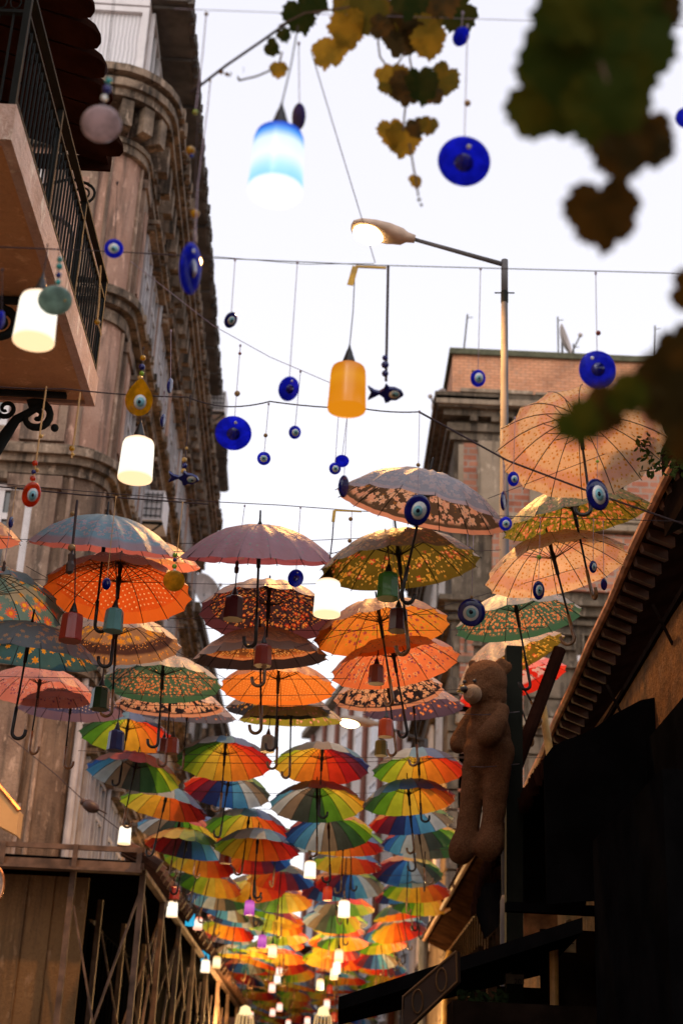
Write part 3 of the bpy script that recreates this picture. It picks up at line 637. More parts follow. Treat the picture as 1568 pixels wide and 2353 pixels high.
def dish(loc, r, aim, label, mast=1.2):
    t_ = thing('satellite_dish', label, 'satellite dish', loc, 'satellite dishes on the roofs'); q = Vector(aim).to_track_quat('Z', 'Y').to_matrix().to_4x4()
    mm = Matrix.Translation(Vector(loc)+Vector((0, 0, mast))) @ q
    m = MB(); m.lathe([(.02, 0), (r*.5, r*.07), (r*.85, r*.2), (r, r*.3), (r*1.01, r*.3), (r*.85, r*.17), (r*.5, r*.04), (.02, -.02)], mm, 20, False); m.build('reflector', M['palewall'], t_, True)
    m = MB(); m.tube([loc, Vector(loc)+Vector((0, 0, mast))], .03, 6); m.tube([mm @ Vector((0, -r, r*.3)), mm @ Vector((0, 0, r*1.1))], .02, 5); m.build('mast', M['steelpole'], t_)
    m = MB(); m.ball(mm @ Vector((0, 0, r*1.1)), .06, 8, 5); m.build('receiver', M['palewall'], t_); return t_
p = P(468, 1365, 41.5); dish((p.x, 41.5, 15.5), .62, (.75, -.6, .25), 'grey satellite dish beside the far end of the left building', p.z-15.5)

# ------------------------------------------------------------------ brick building, right
bb = thing('brick_building', 'brick corner building with orange parapet and stone pilasters behind the lamp post', 'building', (6, 31, 0))
m = MB(); m.box(2.4, 31.0, 0, 10, 44, 17.3); m.build('wall', M['darkstone'], bb)
m = MB(); m.box(2.32, 30.8, 17.75, 10.2, 44, 18.75); m.build('parapet', M['brickorange'], bb)
m = MB(); m.box(2.24, 30.72, 18.75, 10.25, 44.1, 18.9); m.build('coping', simple('mossy_coping', (.10, .10, .06), .9), bb)
def lband(m, d, z0, z1): m.box(2.4-d, 31-d, z0, 10, 44+d*.1, z1)
m = MB()
for d, z0, z1 in ((.10, 16.55, 16.75), (.18, 16.75, 16.95), (.28, 17.1, 17.25), (.42, 17.25, 17.42), (.5, 17.42, 17.6)): lband(m, d, z0, z1)
for i in range(14): m.box(2.75+.5*i, 30.70, 16.97, 2.93+.5*i, 30.82, 17.1)
m.build('cornice', M['darkstone'], bb)
m = MB(); m.box(2.5, 30.46, 17.6, 4.2, 30.72, 17.69); m.box(4.25, 30.46, 17.6, 5.0, 30.72, 17.66); m.box(5.3, 30.46, 17.6, 9.8, 30.72, 17.69)
m.box(1.93, 30.5, 17.3, 3.4, 30.58, 17.5)
for z0, z1 in ((14.35, 14.5), (14.55, 14.68), (9.7, 9.9)): m.cut(); m.box(2.52, 30.72, z0, 10, 31, z1)
m.cut(); m.box(3.4, 30.45, 17.28, 9.5, 30.575, 17.43)
m.build('stone_course', M['stone'], bb)
m = MB()
for x0, x1 in ((2.95, 3.5), (4.15, 4.5), (5.9, 6.4), (8, 8.5)):
    m.cut(); m.box(x0, 30.8, 14.7, x1, 31, 16.5)
m.cut(); m.box(2.95, 30.81, 16.2, 4.5, 31, 16.5); m.cut(); m.box(2.5, 30.85, 14.7, 2.62, 31, 16.4)
m.cut(); m.prism([(0, 0), (.3, 0), (.3, .06), (.2, .09), (.12, .16), (.06, .26), (0, .26)], (3.5, 30.815, 16.2), (1, 0, 0), (0, 0, -1), (0, .17, 0))
m.build('pilaster', M['stone'], bb)
m = MB(); m.box(2.62, 30.87, 14.7, 2.95, 31, 16.45); m.cut(); m.box(3.5, 30.87, 14.7, 4.15, 31, 16.2); m.cut(); m.box(4.5, 30.87, 14.7, 9.6, 31, 16.4)
m.cut(); m.box(3.3, 30.88, 12.9, 9.6, 31, 14.3); m.cut(); m.box(3.42, 30.9, 2, 4.0, 31, 9.6); m.cut(); m.box(3.45, 30.9, 9.95, 4.0, 31, 12.1); m.cut(); m.box(2.6, 30.9, 5, 2.9, 31, 12); m.build('brick_panel', M['brickred'], bb)
m = MB()
for d, z0, z1 in ((.16, 12.3, 12.5), (.3, 12.5, 12.62), (.1, 12.1, 12.2)): lband(m, d, z0, z1)
for i in range(13):      # key pattern frieze
    x = 2.7+.52*i; m.box(x, 30.86, 11.35, x+.05, 30.99, 11.9); m.box(x+.05, 30.86, 11.85, x+.38, 30.99, 11.9); m.box(x+.33, 30.86, 11.5, x+.38, 30.99, 11.85); m.box(x+.16, 30.86, 11.5, x+.33, 30.99, 11.55)
lband(m, .12, 11.1, 11.25)
m.build('frieze', M['darkstone'], bb)
m = MB()
for z in [2+.42*i for i in range(21)]:
    m.cut(); m.box(2.36, 30.9, z, 3.3, 31, z+.36); m.box(2.355, 31.0, z, 2.4, 32, z+.36)
    m.cut(); m.box(4.1, 30.9, z, 4.9, 31, z+.36)
m.build('quoin', M['darkstone'], bb)
for y in (33, 36, 39, 42):
    for z in (5.5, 9, 12.8): window(bb, (2.4, y, z), (0, 1, 0), (0, 0, 1), 1.2, 2, (-1, 0, 0))
window(bb, (5.2, 31, 9.2), (1, 0, 0), (0, 0, 1), 1.2, 2.2, (0, -1, 0)); window(bb, (5.2, 31, 5), (1, 0, 0), (0, 0, 1), 1.2, 2.2, (0, -1, 0))
m = MB(); m.tube([(1.86, 29.6, 0), (1.86, 29.6, 5.7)], .10, 10); o = m.build('steel_pipe', M['steelpole']); tag(o, 'thick grey steel pipe standing against the far right wall', 'pipe')
p = P(1018, 880, 32); dish((p.x, 32.5, 18.0), .32, (-.85, -.5, .1), 'pale satellite dish on the left edge of the orange parapet', .35)
p = P(1290, 785, 33); dish((p.x, 33, 18.9), .45, (.8, -.35, .2), 'white satellite dish on a mast above the orange parapet', max(.5, p.z-18.9))
for (u0, v0, u1, v1), lab in (((1058, 825, 1073, 722), 'thin slanted aerial on the left of the orange parapet'), ((1282, 830, 1280, 728), 'upright aerial beside the white satellite dish'), ((1502, 850, 1503, 748), 'dark aerial at the right end of the orange parapet'), ((1318, 832, 1316, 790), 'short aerial right of the white satellite dish')):
    a = P(u0, v0, 32.4); a.z = 18.89; b = P(u1, v1, 32.4); m = MB(); m.tube([a, b], .022, 5); m.bar(b-Vector((0, 0, .1)), b+Vector((.14, 0, -.08)), .015, .015)
    tag(m.build('roof_aerial', M['steelpole']), lab, 'aerial', 'aerials on the brick building')
m = MB(); m.box(5.2, 31.6, 18.9, 6.1, 32.4, 19.2); tag(m.build('roof_box', M['greywhite']), 'pale box on the parapet beside the white satellite dish', 'box')

# ------------------------------------------------------------------ pale building closing the bend, far end building
A = P(712, 1696, 72); B = P(1010, 1400, 48); zt = A.z
pb_ = thing('apartment_building', 'pale building with brown downpipes closing the bend behind the rainbow umbrellas', 'building', ((A.x+B.x)/2, 60, 0))
a = Vector((A.x, A.y, 0)); b = Vector((B.x, B.y, 0)); dr = (b-a).normalized(); nr = Vector((dr.y, -dr.x, 0)); nr = nr if nr.y < 0 else -nr; L = (b-a).length
m = MB(); m.hexa([a, b, b-nr*8, a-nr*8]+[q+Vector((0, 0, zt)) for q in (a, b, b-nr*8, a-nr*8)]); m.build('wall', M['palewall'], pb_)
m = MB(); m.bar(a+nr*.1+Vector((0, 0, zt+.1)), b+nr*.1+Vector((0, 0, zt+.1)), .7, .3); m.build('roof_edge', M['darkstone'], pb_)
for s in [1.5+3.0*i for i in range(int(L/3))]:
    m = MB(); q = a+dr*s+nr*.12; m.tube([q, q+Vector((0, 0, zt-.2))], .13, 6); m.build('downpipe', M['brownpipe'], pb_)
    for z in (5, 8.5, 12, 15.4):
        if z+2 < zt: window(pb_, a+dr*(s+.8)+Vector((0, 0, z)), dr, (0, 0, 1), 1.3, 2.1, nr, pane='brightglass')
eb = thing('brown_house', 'low brown house with a white framed window closing the far end of the street', 'building', (-1.5, 68, 0))
m = MB(); m.box(-6, 68, 0, 3, 74, 8.6); m.build('wall', plaster('brown_house_wall', (.12, .05, .03), (.16, .07, .04), amt=.4), eb)
m = MB(); m.box(-6.3, 67.7, 8.6, 3.3, 74, 8.9); m.build('roof', M['tile'], eb)
for x in (-4.6, -2.4, .4): window(eb, (x, 68, 2.6), (1, 0, 0), (0, 0, 1), 1.3, 2.2, (0, -1, 0), cols=1)

# ------------------------------------------------------------------ near left house with balcony
nh = thing('balcony_house', 'near terracotta house with wrought iron balcony and dark tiled awning, upper left', 'house', (-3, 6, 0))
m = MB(); m.box(-8, -3, 0, -2.95, 9.35, 13); m.build('wall', M['soffit'], nh)
m = MB(); m.box(-2.95, 6.2, 6.18, -1.86, 9.12, 6.34); m.build('balcony_slab', M['soffit'], nh)
m = MB(); m.box(-1.859, 6.19, 6.14, -1.80, 9.13, 6.36); m.box(-2.95, 6.13, 6.14, -1.80, 6.189, 6.36); m.box(-2.95, 9.131, 6.16, -1.86, 9.17, 6.36)
bmm = m.build('slab_edging', M['slabedge'], nh)
rl = MB(); zb, z2, zt_ = 6.40, 6.98, 7.13
rl.bar((-1.83, 6.15, zt_), (-1.83, 9.1, zt_), .045, .02); rl.bar((-1.83, 6.15, z2), (-1.83, 9.1, z2), .03, .02); rl.bar((-1.83, 6.15, zb+.02), (-1.83, 9.1, zb+.02), .03, .02)
rl.bar((-1.83, 6.16, zt_), (-2.95, 6.16, zt_), .045, .02); rl.bar((-1.83, 6.16, z2), (-2.95, 6.16, z2), .03, .02)
rl.bar((-1.83, 9.08, zt_), (-2.95, 9.08, zt_), .045, .02); rl.bar((-1.83, 9.08, z2), (-2.95, 9.08, z2), .03, .02)
for y in (6.16, 7.15, 8.1, 9.08): rl.bar((-1.83, y, zb-.1), (-1.83, y, zt_), .035, .035)
rail = rl.build('balcony_railing', M['iron'], nh)
bl = MB()
for i in range(36):
    y = 6.22+2.83*i/35; bl.tube([(-1.83, y, zb), (-1.83, y, z2)], .0075, 5)
    c = [(-1.83, y+.025*cos(a), z2-.05+.028*sin(a)) for a in [2*pi*k/8 for k in range(9)]]; bl.tube(c, .004, 4)
    c = [(-1.83, y+.016*cos(a), z2-.13+.035*sin(a)) for a in [2*pi*k/8 for k in range(9)]]; bl.tube(c, .004, 4)
for i in range(14):
    x = -1.9-1.0*i/13
    for y in (6.16, 9.08):
        bl.tube([(x, y, zb), (x, y, z2)], .0075, 5); c = [(x+.03*cos(a), y, z2+.07+.045*sin(a)) for a in [2*pi*k/8 for k in range(9)]]; bl.tube(c, .005, 4)
bl.build('baluster_row', M['iron'], rail)
def spiral(m, c, ex, ey, r0, turns, rad, start=0, r1=.012, n=26, dirn=1):
    c = Vector(c); ex = Vector(ex); ey = Vector(ey); pts = []; rs = []
    for i in range(n+1):
        q = i/n; r = r0*(1-q)**.8+r1*q; a = start+dirn*turns*2*pi*q; pts.append(c+ex*r*cos(a)+ey*r*sin(a)); rs.append(rad*(1-.45*q))
    m.tube(pts, rs, 6)
def bracket(y, label=None):
    m = MB(); X, Zv = (1, 0, 0), (0, 0, 1)
    m.bar((-2.95, y, 6.15), (-1.98, y, 6.15), .05, .03); m.bar((-2.93, y, 6.15), (-2.93, y, 5.2), .05, .03)
    cur = [(-2.93, y, 5.22), (-2.72, y, 5.28), (-2.52, y, 5.48), (-2.40, y, 5.74), (-2.30, y, 5.95), (-2.12, y, 6.08)]; m.tube(cur, [.028, .045, .055, .05, .035, .02], 8)
    cur = [(-2.86, y, 5.5), (-2.68, y, 5.52), (-2.55, y, 5.7), (-2.5, y, 5.92), (-2.52, y, 6.12)]; m.tube(cur, [.02, .035, .04, .035, .02], 8)
    spiral(m, (-2.17, y, 5.98), X, Zv, .115, 1.6, .03, 2.2, dirn=-1); spiral(m, (-2.60, y, 5.98), X, Zv, .10, 1.5, .026, .2)
    spiral(m, (-2.78, y, 5.68), X, Zv, .12, 1.6, .03, 0); spiral(m, (-2.38, y, 6.03), X, Zv, .07, 1.3, .02, 3)
    spiral(m, (-2.62, y, 5.42), X, Zv, .08, 1.3, .022, 1, dirn=-1); spiral(m, (-2.84, y, 5.98), X, Zv, .08, 1.3, .022, 2)
    m.ball((-2.42, y, 5.5), .03); m.ball((-2.03, y, 5.9), .028); m.build('scroll_bracket', M['iron'], nh, True)
bracket(9.0); bracket(7.75); bracket(6.45)
# tiled awning over the balcony
aw = MB(); zc_, xe = 8.6, -2.05
aw.hexa([(-2.95, 4.5, zc_+.30), (xe, 4.5, zc_), (xe, 9.72, zc_), (-2.95, 9.72, zc_+.30), (-2.95, 4.5, zc_+.36), (xe, 4.5, zc_+.06), (xe, 9.72, zc_+.06), (-2.95, 9.72, zc_+.36)])
aw.box(-2.95, 9.722, zc_-.05, xe+.02, 9.75, zc_+.08)
awn = aw.build('tiled_awning', M['tile'], nh)
tl_ = MB(); nt_ = 16
for i in range(nt_):
    y = 4.7+.31*i; pts = []
    mm = Matrix.Translation((xe-.3, y, zc_+.14)) @ Matrix.Rotation(R(90+17), 4, 'Y')
    vs = []; fs = []
    for j, (xx, rr) in enumerate(((-.9, .14), (.15, .15), (.36, .14), (.44, .10), (.475, .04))):
        for k in range(9): a = pi*k/8-.2*(1-2*k/8); vs.append((xe-.3+xx, y+rr*cos(a), zc_+.10-xx*.32+rr*.8*sin(a)-.06))
    for j in range(4):
        for k in range(8): fs.append((j*9+k, j*9+k+1, (j+1)*9+k+1, (j+1)*9+k))
    for j in range(4): fs.append((j*9, (j+1)*9, (j+1)*9+8, j*9+8))
    fs.append(tuple(4*9+k for k in range(9)))
    tl_.add(vs, fs)
tl_.build('barrel_tiles', M['tile'], awn)
m = MB(); y = 9.8; m.tube([(-2.95, y, 8.2), (-2.6, y, 8.42), (-2.35, y, 8.5), (-2.2, y, 8.46)], .012, 6); spiral(m, (-2.235, y, 8.36), (1, 0, 0), (0, 0, 1), .10, 1.7, .012, 1.3, .015, 30, -1); m.build('scroll_bracket', M['iron'], nh)
m = MB(); m.tube([(-2.2, 9.5, 6.4), (-2.2, 9.5, 7.75), (-2.24, 9.5, 7.86), (-2.34, 9.5, 7.93), (-2.6, 9.5, 7.96)], .018, 6); m.build('awning_pole', M['steelpole'], nh)

# ------------------------------------------------------------------ left stall frame (scaffold) under the corner building
fr = thing('market_shelter', 'rusty steel shelter with tiled roof over the stalls, lower left', 'shelter', (-3.2, 18, 0))
m = MB(); m.box(-7, 18, 4.54, -2.28, 18.05, 4.60); m.box(-7, 18.02, 4.34, -2.28, 18.10, 4.42); m.box(-7, 17.98, 4.30, -2.3, 18.2, 4.335)
for x in (-6.2, -5.1, -4.0, -3.12, -2.34): m.box(x-.03, 17.975, 4.33, x+.03, 18.0, 4.60)
m.box(-2.34, 18.1, 4.30, -2.26, 46, 4.36); m.build('fascia_beam', M['rust'], fr)
m = MB(); m.hexa([(-7, 18.1, 4.45), (-2.36, 18.1, 4.40), (-2.36, 46, 4.40), (-7, 46, 4.45), (-7, 18.1, 4.5), (-2.36, 18.1, 4.45), (-2.36, 46, 4.45), (-7, 46, 4.5)]); m.build('roof', M['blackcloth'], fr)
m = MB()
for i in range(64):
    y = 18.15+.43*i; m.tube([(-2.62, y, 4.66), (-2.3, y, 4.52), (-2.10, y+.03*(i % 2), 4.40)], .085, 7)
m.build('edge_tiles', M['tilewarm'], fr)
for i, y in enumerate((18.2, 20.6, 23.2, 26, 29, 32.5, 36, 40, 44)):
    for x in ((-2.3, -3.15) if i < 4 else (-2.3,)):
        m = MB(); m.box(x-.035, y-.035, 0, x+.035, y+.035, 4.3); m.build('post', M['rust'], fr)
    m = MB()
    m.bar((-2.3, y, 4.2), (-2.3, y+1.9, 3.2), .03, .03); m.bar((-2.3, y+.1, .6), (-2.32, y+2.2, 3.9), .03, .03)
    if i < 4:
        m.bar((-3.13, y, 1.0), (-2.32, y+.02, 4.1), .028, .028); m.bar((-2.33, y-.03, 1.2), (-3.1, y-.02, 3.9), .022, .022); m.bar((-3.15, y, 2.0), (-2.3, y, 2.0), .03, .03)
    m.build('brace', M['rust'], fr)
m = MB()
for i in range(60): m.bar((-3.6, 19+.4*i, 0), (-3.6, 19+.4*i, 4.2), .12, .05)
m.box(-3.72, 18.9, 0, -3.66, 46, 4.3); o = m.build('corrugated_wall', M['blackcloth']); tag(o, 'dark corrugated metal wall behind the rusty posts', 'wall')
m = MB(); m.box(-7, 18.62, 0, -3.02, 18.68, 4.3)
for x in (-6.1, -4.9, -3.78, -3.45): m.box(x, 18.6, 0, x+.012, 18.618, 4.3)
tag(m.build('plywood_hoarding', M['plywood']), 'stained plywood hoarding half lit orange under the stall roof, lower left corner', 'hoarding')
# beige box sign cut by the left edge
m = MB(); a = [P(-60, 1735, 17.2), P(45, 1862, 17.2), P(38, 1918, 17.2), P(-60, 1865, 17.2)]; m.add(a+[q+Vector((0, .25, 0)) for q in a], [(0, 1, 2, 3), (7, 6, 5, 4), (0, 4, 5, 1), (1, 5, 6, 2), (2, 6, 7, 3), (3, 7, 4, 0)])
sg = tag(m.build('box_sign', simple('beige_sign_face', (.62, .36, .14), .5, 0, .06, 2)), 'slanted beige box sign cut by the left edge above the stall roof', 'sign')
m = MB(); m.tube([a[0], a[1]], .03, 6); m.build('sign_trim', simple('copper_trim', (.5, .2, .08), .3, .8), sg)
c = P(-24, 2036, 16.5); rd_ = .16; m = MB(); m.tube([c+Vector((rd_*cos(x), 0, rd_*1.5*sin(x))) for x in [2*pi*k/28 for k in range(29)]], .014, 6)
cs = thing('round_sign', 'round copper rimmed sign barely entering at the left edge', 'sign', c); m.build('rim', simple('copper_rim', (.6, .25, .1), .25, .9), cs)
m = MB(); m.prism([(rd_*cos(x), rd_*1.5*sin(x)) for x in [2*pi*k/28 for k in range(28)]], c, (1, 0, 0), (0, 0, 1), (0, .03, 0)); m.build('face', M['greywhite'], cs)

# ------------------------------------------------------------------ right tiled house
rh = thing('tiled_house', 'dark low house with tiled eave down the right side, lit orange', 'house', (2.9, 10, 0))
m = MB(); m.box(2.44, 2, 0, 7, 19.0, 5.2); m.build('wall', M['ochre'], rh)
m = MB(); m.hexa([(2.25, 2, 5.55), (2.25, 9.6, 5.55), (4.6, 9.6, 7.0), (4.6, 2, 7.0), (2.25, 2, 6.72), (2.25, 9.6, 6.72), (4.6, 9.6, 7.3), (4.6, 2, 7.3)]); m.build('upper_storey', M['darkwood'], rh)
def ez(y): return 5.86-.078*(y-9.4) if y > 9.4 else 5.86
gp = [(2.2, y, ez(y)+.02*sin(y*3.1)) for y in [4, 6, 8, 9.4, 10.4, 11.4, 12.4, 13.4, 14.4, 15.4, 16.4, 17.4, 18.4]]
m = MB(); m.tube(gp, [.036, .034, .037, .034, .038, .035, .037, .034, .037, .034, .036, .035, .036], 7); m.build('gutter', simple('rusty_gutter', (.42, .2, .10), .7, .2, .4, 6), rh)
m = MB()
for a, b in zip(gp[:-1], gp[1:]):
    a = Vector(a); b = Vector(b); e = Vector((.24, 0, -.08)); up = Vector((0, 0, .04)); m.hexa([a+Vector((.05, 0, -.01)), b+Vector((.05, 0, -.01)), b+e, a+e, a+Vector((.05, 0, .03)), b+Vector((.05, 0, .03)), b+e+up, a+e+up])
    m.hexa([a+Vector((.02, 0, .05)), b+Vector((.02, 0, .05)), b+Vector((2.4, 0, 1.15)), a+Vector((2.4, 0, 1.15)), a+Vector((.02, 0, .11)), b+Vector((.02, 0, .11)), b+Vector((2.4, 0, 1.25)), a+Vector((2.4, 0, 1.25))])
m.build('roof', M['tile'], rh)
m = MB()
for i in range(52):
    y = 6.2+.24*i; z = ez(y)
    m.cut(); m.hexa([(2.25, y, z-.08), (2.25, y+.13, z-.05), (2.43, y+.13, z-.12), (2.43, y, z-.15), (2.23, y, z-.01), (2.23, y+.13, z+.0), (2.43, y+.13, z-.06), (2.43, y, z-.06)])
m.build('soffit_tile', M['tilewarm'], rh)
m = MB()
for i in range(7): m.bar((2.44, 6.5+1.9*i, 5.1-.06*i), (2.3, 6.5+1.9*i, 5.45-.08*i), .02, .02)
m.bar((2.425, 5, 5.5), (2.425, 18.5, 4.8), .03, .05); m.build('eave_board', M['darkwood'], rh)
r2 = thing('wooden_house', 'farther brown wooden house with ribbed eave, right side behind the feet of the bear', 'house', (2.9, 25, 0))
m = MB(); m.box(2.35, 19.6, 0, 6.5, 30, 5.4); m.build('wall', simple('orange_brown_boards', (.12, .05, .018), .8, 0, .5, 3), r2)
m = MB()
for i in range(26): m.box(2.325, 19.62+.4*i, 0, 2.349, 19.70+.4*i, 4.8)
m.build('boarding', M['darkwood'], r2)
m = MB(); m.hexa([(1.92, 19.6, 5.02), (1.92, 30, 5.02), (2.34, 30, 4.84), (2.34, 19.6, 4.84), (1.92, 19.6, 5.08), (1.92, 30, 5.08), (2.34, 30, 5.38), (2.34, 19.6, 5.38)])
for i in range(44): m.tube([(1.86, 19.6+.24*i, 5.08), (2.33, 19.6+.24*i, 5.42)], .05, 5)
m.build('eave', simple('dark_ribbed_eave', (.02, .009, .005), .95, 0, .4, 4, spec=0), r2)
m = MB(); m.tube([(1.86, 19.6, 5.0), (1.86, 30, 5.0)], .04, 6); m.build('gutter', simple('warm_gutter', (.2, .085, .035), .6, .2), r2)
m = MB(); m.tube([(2.2, 28.5, 1), (2.2, 28.5, 4.4), (2.28, 28.5, 4.7)], .05, 8); m.build('drainpipe', simple('yellow_pipe', (.5, .28, .06), .5), r2)
for y in (20.5, 23, 25.5): window(r2, (2.35, y, 2.9), (0, 1, 0), (0, 0, 1), 1.1, 1.3, (-1, 0, 0), frame='darkwood')

sr = thing('shop_row', 'dim low shops beyond the brick building on the right, under the far umbrellas', 'building', (3.4, 56, 0))
m = MB(); m.box(2.5, 44.2, 0, 7, 67, 5.6); m.build('wall', simple('dim_brown_wall', (.07, .035, .02), .8, 0, .4, 1), sr)
for y in (46, 50, 54, 58, 62): window(sr, (2.5, y, 2.4), (0, 1, 0), (0, 0, 1), 1.6, 1.8, (-1, 0, 0), frame='rust')
m = MB(); m.hexa([(2.0, 44.2, 5.3), (2.0, 67, 5.3), (2.6, 67, 5.5), (2.6, 44.2, 5.5), (2.0, 44.2, 5.36), (2.0, 67, 5.36), (2.6, 67, 5.7), (2.6, 44.2, 5.7)]); m.build('eave', M['tile'], sr)

# ------------------------------------------------------------------ right awnings, posts, boards
def awning(name, label, pts, th=.04, fr_edge=None, mat='blackcloth', fringe=True):
    t_ = thing(name, label, 'awning', pts[0]); n = len(pts); m = MB(); pts = [Vector(p) for p in pts]
    m.add(pts+[p+Vector((0, 0, th)) for p in pts], [tuple(range(n))[::-1], tuple(range(n, 2*n))]+[(i, (i+1) % n, n+(i+1) % n, n+i) for i in range(n)]); m.build('canopy', M[mat], t_)
    if fr_edge:
        m = MB(); rd = random.Random(3)
        for a, b in fr_edge:
            a, b = pts[a], pts[b]; k = int((b-a).length/.055)
            for i in range(k):
                q = a+(b-a)*((i+.1)/k); q2 = a+(b-a)*((i+.72)/k); L_ = .10+.05*rd.random(); mid = (q+q2)/2+Vector((rd.uniform(-.03, .03), 0, -L_))
                off = Vector((-.03-.03*rd.random(), 0, 0)); m.add([q+off, q2+off, mid+off, q, q2, mid], [(0, 1, 2), (5, 4, 3), (0, 3, 4, 1), (1, 4, 5, 2), (2, 5, 3, 0)])
        m.build('fringe', M['tile'], t_)
    return t_
awning('shop_awning', 'large black awning with ragged fringe filling the right side below the eave', [(1.60, 11.0, 4.24), (1.60, 12.6, 4.22), (1.56, 14.8, 4.12), (1.55, 16.0, 3.86), (2.45, 16.0, 4.1), (2.45, 11.0, 4.60), (2.05, 11.0, 4.50)], fr_edge=((0, 1), (1, 2), (2, 3)))
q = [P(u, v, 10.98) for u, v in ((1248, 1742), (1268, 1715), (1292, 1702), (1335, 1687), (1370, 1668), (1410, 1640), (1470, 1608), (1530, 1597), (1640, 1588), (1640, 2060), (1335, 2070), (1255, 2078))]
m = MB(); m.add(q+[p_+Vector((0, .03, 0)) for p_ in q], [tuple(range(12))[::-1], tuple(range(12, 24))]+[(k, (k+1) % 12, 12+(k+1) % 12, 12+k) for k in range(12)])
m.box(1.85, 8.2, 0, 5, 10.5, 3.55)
m.box(2.36, 7.2, 0, 2.435, 11.6, 4.42)  # flush box added to black out the lamp-lit wall
tag(m.build('black_shade_fill', M['blackcloth']), 'added black sheet and boxes standing in for shade below the fringed awning, lower right', 'stall')  # black sheet and boxes added as the shade under the awning
sa = [P(u, v, y_) for u, v, y_ in ((1112, 2006, 15.2), (1168, 1985, 14.6), (1168, 2106, 14.6), (1112, 2158, 15.2), (1088, 2084, 15.4))]
awning('small_awning', 'small black fringed awning left of the steel post below the bear', sa, .03, fr_edge=((4, 0), (0, 1)))
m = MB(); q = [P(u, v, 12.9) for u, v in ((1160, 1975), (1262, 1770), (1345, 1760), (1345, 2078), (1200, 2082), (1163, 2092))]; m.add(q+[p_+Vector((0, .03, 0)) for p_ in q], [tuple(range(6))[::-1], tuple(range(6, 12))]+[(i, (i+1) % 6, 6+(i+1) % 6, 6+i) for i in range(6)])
tag(m.build('shade_sheet', M['blackcloth']), 'added black sheet standing in for shade behind the fringed awning by the steel post', 'shade_sheet')  # sheet added to fill the dark gap; its black stands for shade
m = MB(); m.box(1.78, 12.7, 0, 2.43, 12.75, 3.2); m.box(1.42, 12.7, 0, 1.779, 12.75, 2.72); tag(m.build('shade_boards', M['darkwood']), 'added dark boards standing in for shade behind the mustard pole at the bottom', 'hoarding')  # dark backing added here, shade given as its own colour
awning('flat_awning', 'low flat black awning at the bottom centre right', [(.10, 12.0, 2.42), (.12, 13.5, 2.40), (1.9, 13.5, 2.9), (1.75, 10.4, 2.9), (1.3, 11.0, 2.78)], .10)
m = MB(); m.box(.9, 10.9, 1.2, 2.2, 11.4, 2.45)
tag(m.build('stall_counter', M['darkwood']), 'dark stall under the flat black awning', 'stall')
a = [P(1050, 2185, 10.2), P(1052, 2255, 10.2), P(925, 2375, 10.2), P(928, 2290, 10.2)]
m = MB(); m.add(a+[q+Vector((.02, .04, 0)) for q in a], [(0, 1, 2, 3), (7, 6, 5, 4), (0, 4, 5, 1), (1, 5, 6, 2), (2, 6, 7, 3), (3, 7, 4, 0)])
wb = tag(m.build('hanging_board', simple('brown_board', (.03, .014, .008), .8)), 'slanted brown wooden board at the end of the flat black awning', 'board')
m = MB(); e = Vector((-.01, -.012, 0)); m.tube([a[0]+e, a[1]+e, a[2]+e, a[3]+e, a[0]+e], .008, 5)
for s in (.28, .72):
    c = (a[0]+a[1])*.5*(1-s)+(a[2]+a[3])*.5*s+Vector((-.01, -.015, 0)); m.tube([c+Vector((.035*cos(x), 0, .075*sin(x))) for x in [2*pi*k/14 for k in range(15)]], .007, 4)
m.build('carved_trim', simple('worn_gilt', (.09, .045, .016), .7), wb)
# square steel post
ps = thing('steel_post', 'dark square steel post that the teddy bear is tied to', 'post', (1.5, 12.5, 0))
x0 = P(1179, 1900, 12.5).x; m = MB(); m.box(x0-.07, 12.43, 0, x0+.07, 12.57, P(1175, 1488, 12.5).z); m.build('column', simple('dark_green_paint', (.008, .009, .006), .8, 0, .3, 3, spec=.1), ps)
m = MB(); m.box(x0-.075, 12.42, P(1179, 2240, 12.5).z, x0-.03, 12.428, P(1179, 2190, 12.5).z); m.box(x0-.075, 12.415, P(1179, 2262, 12.5).z, x0+.072, 12.419, P(1179, 2240, 12.5).z); m.build('sticker', simple('faded_sticker', (.16, .13, .09), .7), ps)
def text(s, loc, size, mat, parent, rot=(pi/2, 0, 0), name='lettering', depth_=.002):
    c = bpy.data.curves.new(name, 'FONT'); c.body = s; c.size = size; c.extrude = depth_; c.align_x = 'CENTER'; c.align_y = 'CENTER'
    tmp = bpy.data.objects.new('tmp', c); COL.objects.link(tmp); dg = bpy.context.evaluated_depsgraph_get(); me = bpy.data.meshes.new_from_object(tmp.evaluated_get(dg)); bpy.data.objects.remove(tmp)
    me.materials.clear(); me.materials.append(mat); o = bpy.data.objects.new(name, me); COL.objects.link(o); o.location = loc; o.rotation_euler = rot; par(o, parent); return o
ink = simple('dark_ink', (.012, .01, .008), .7)
text('20', (x0+.02, 12.412, P(1179, 2252, 12.5).z-.018), .06, ink, ps); text('TI', (x0-.052, 12.412, P(1179, 2210, 12.5).z), .05, ink, ps); text('ESI', (x0-.045, 12.412, P(1179, 2236, 12.5).z), .035, ink, ps)
m = MB(); m.tube([(1.69, 11.35, 0), (1.69, 11.35, 3.02)], .034, 10); tag(m.build('yellow_pole', simple('mustard_pole', (.42, .22, .06), .5)), 'mustard yellow pole under the big black awning, lower right', 'pole')
a, b = P(1240, 1592, 13.4), P(1264, 1745, 13.4); m = MB(); m.tube([a, b, b+Vector((.03, 0, -1.2))], .038, 10); tag(m.build('yellow_pole', simple('mustard_pole_upper', (.55, .33, .10), .5)), 'leaning mustard pole right of the teddy bear chest', 'pole')
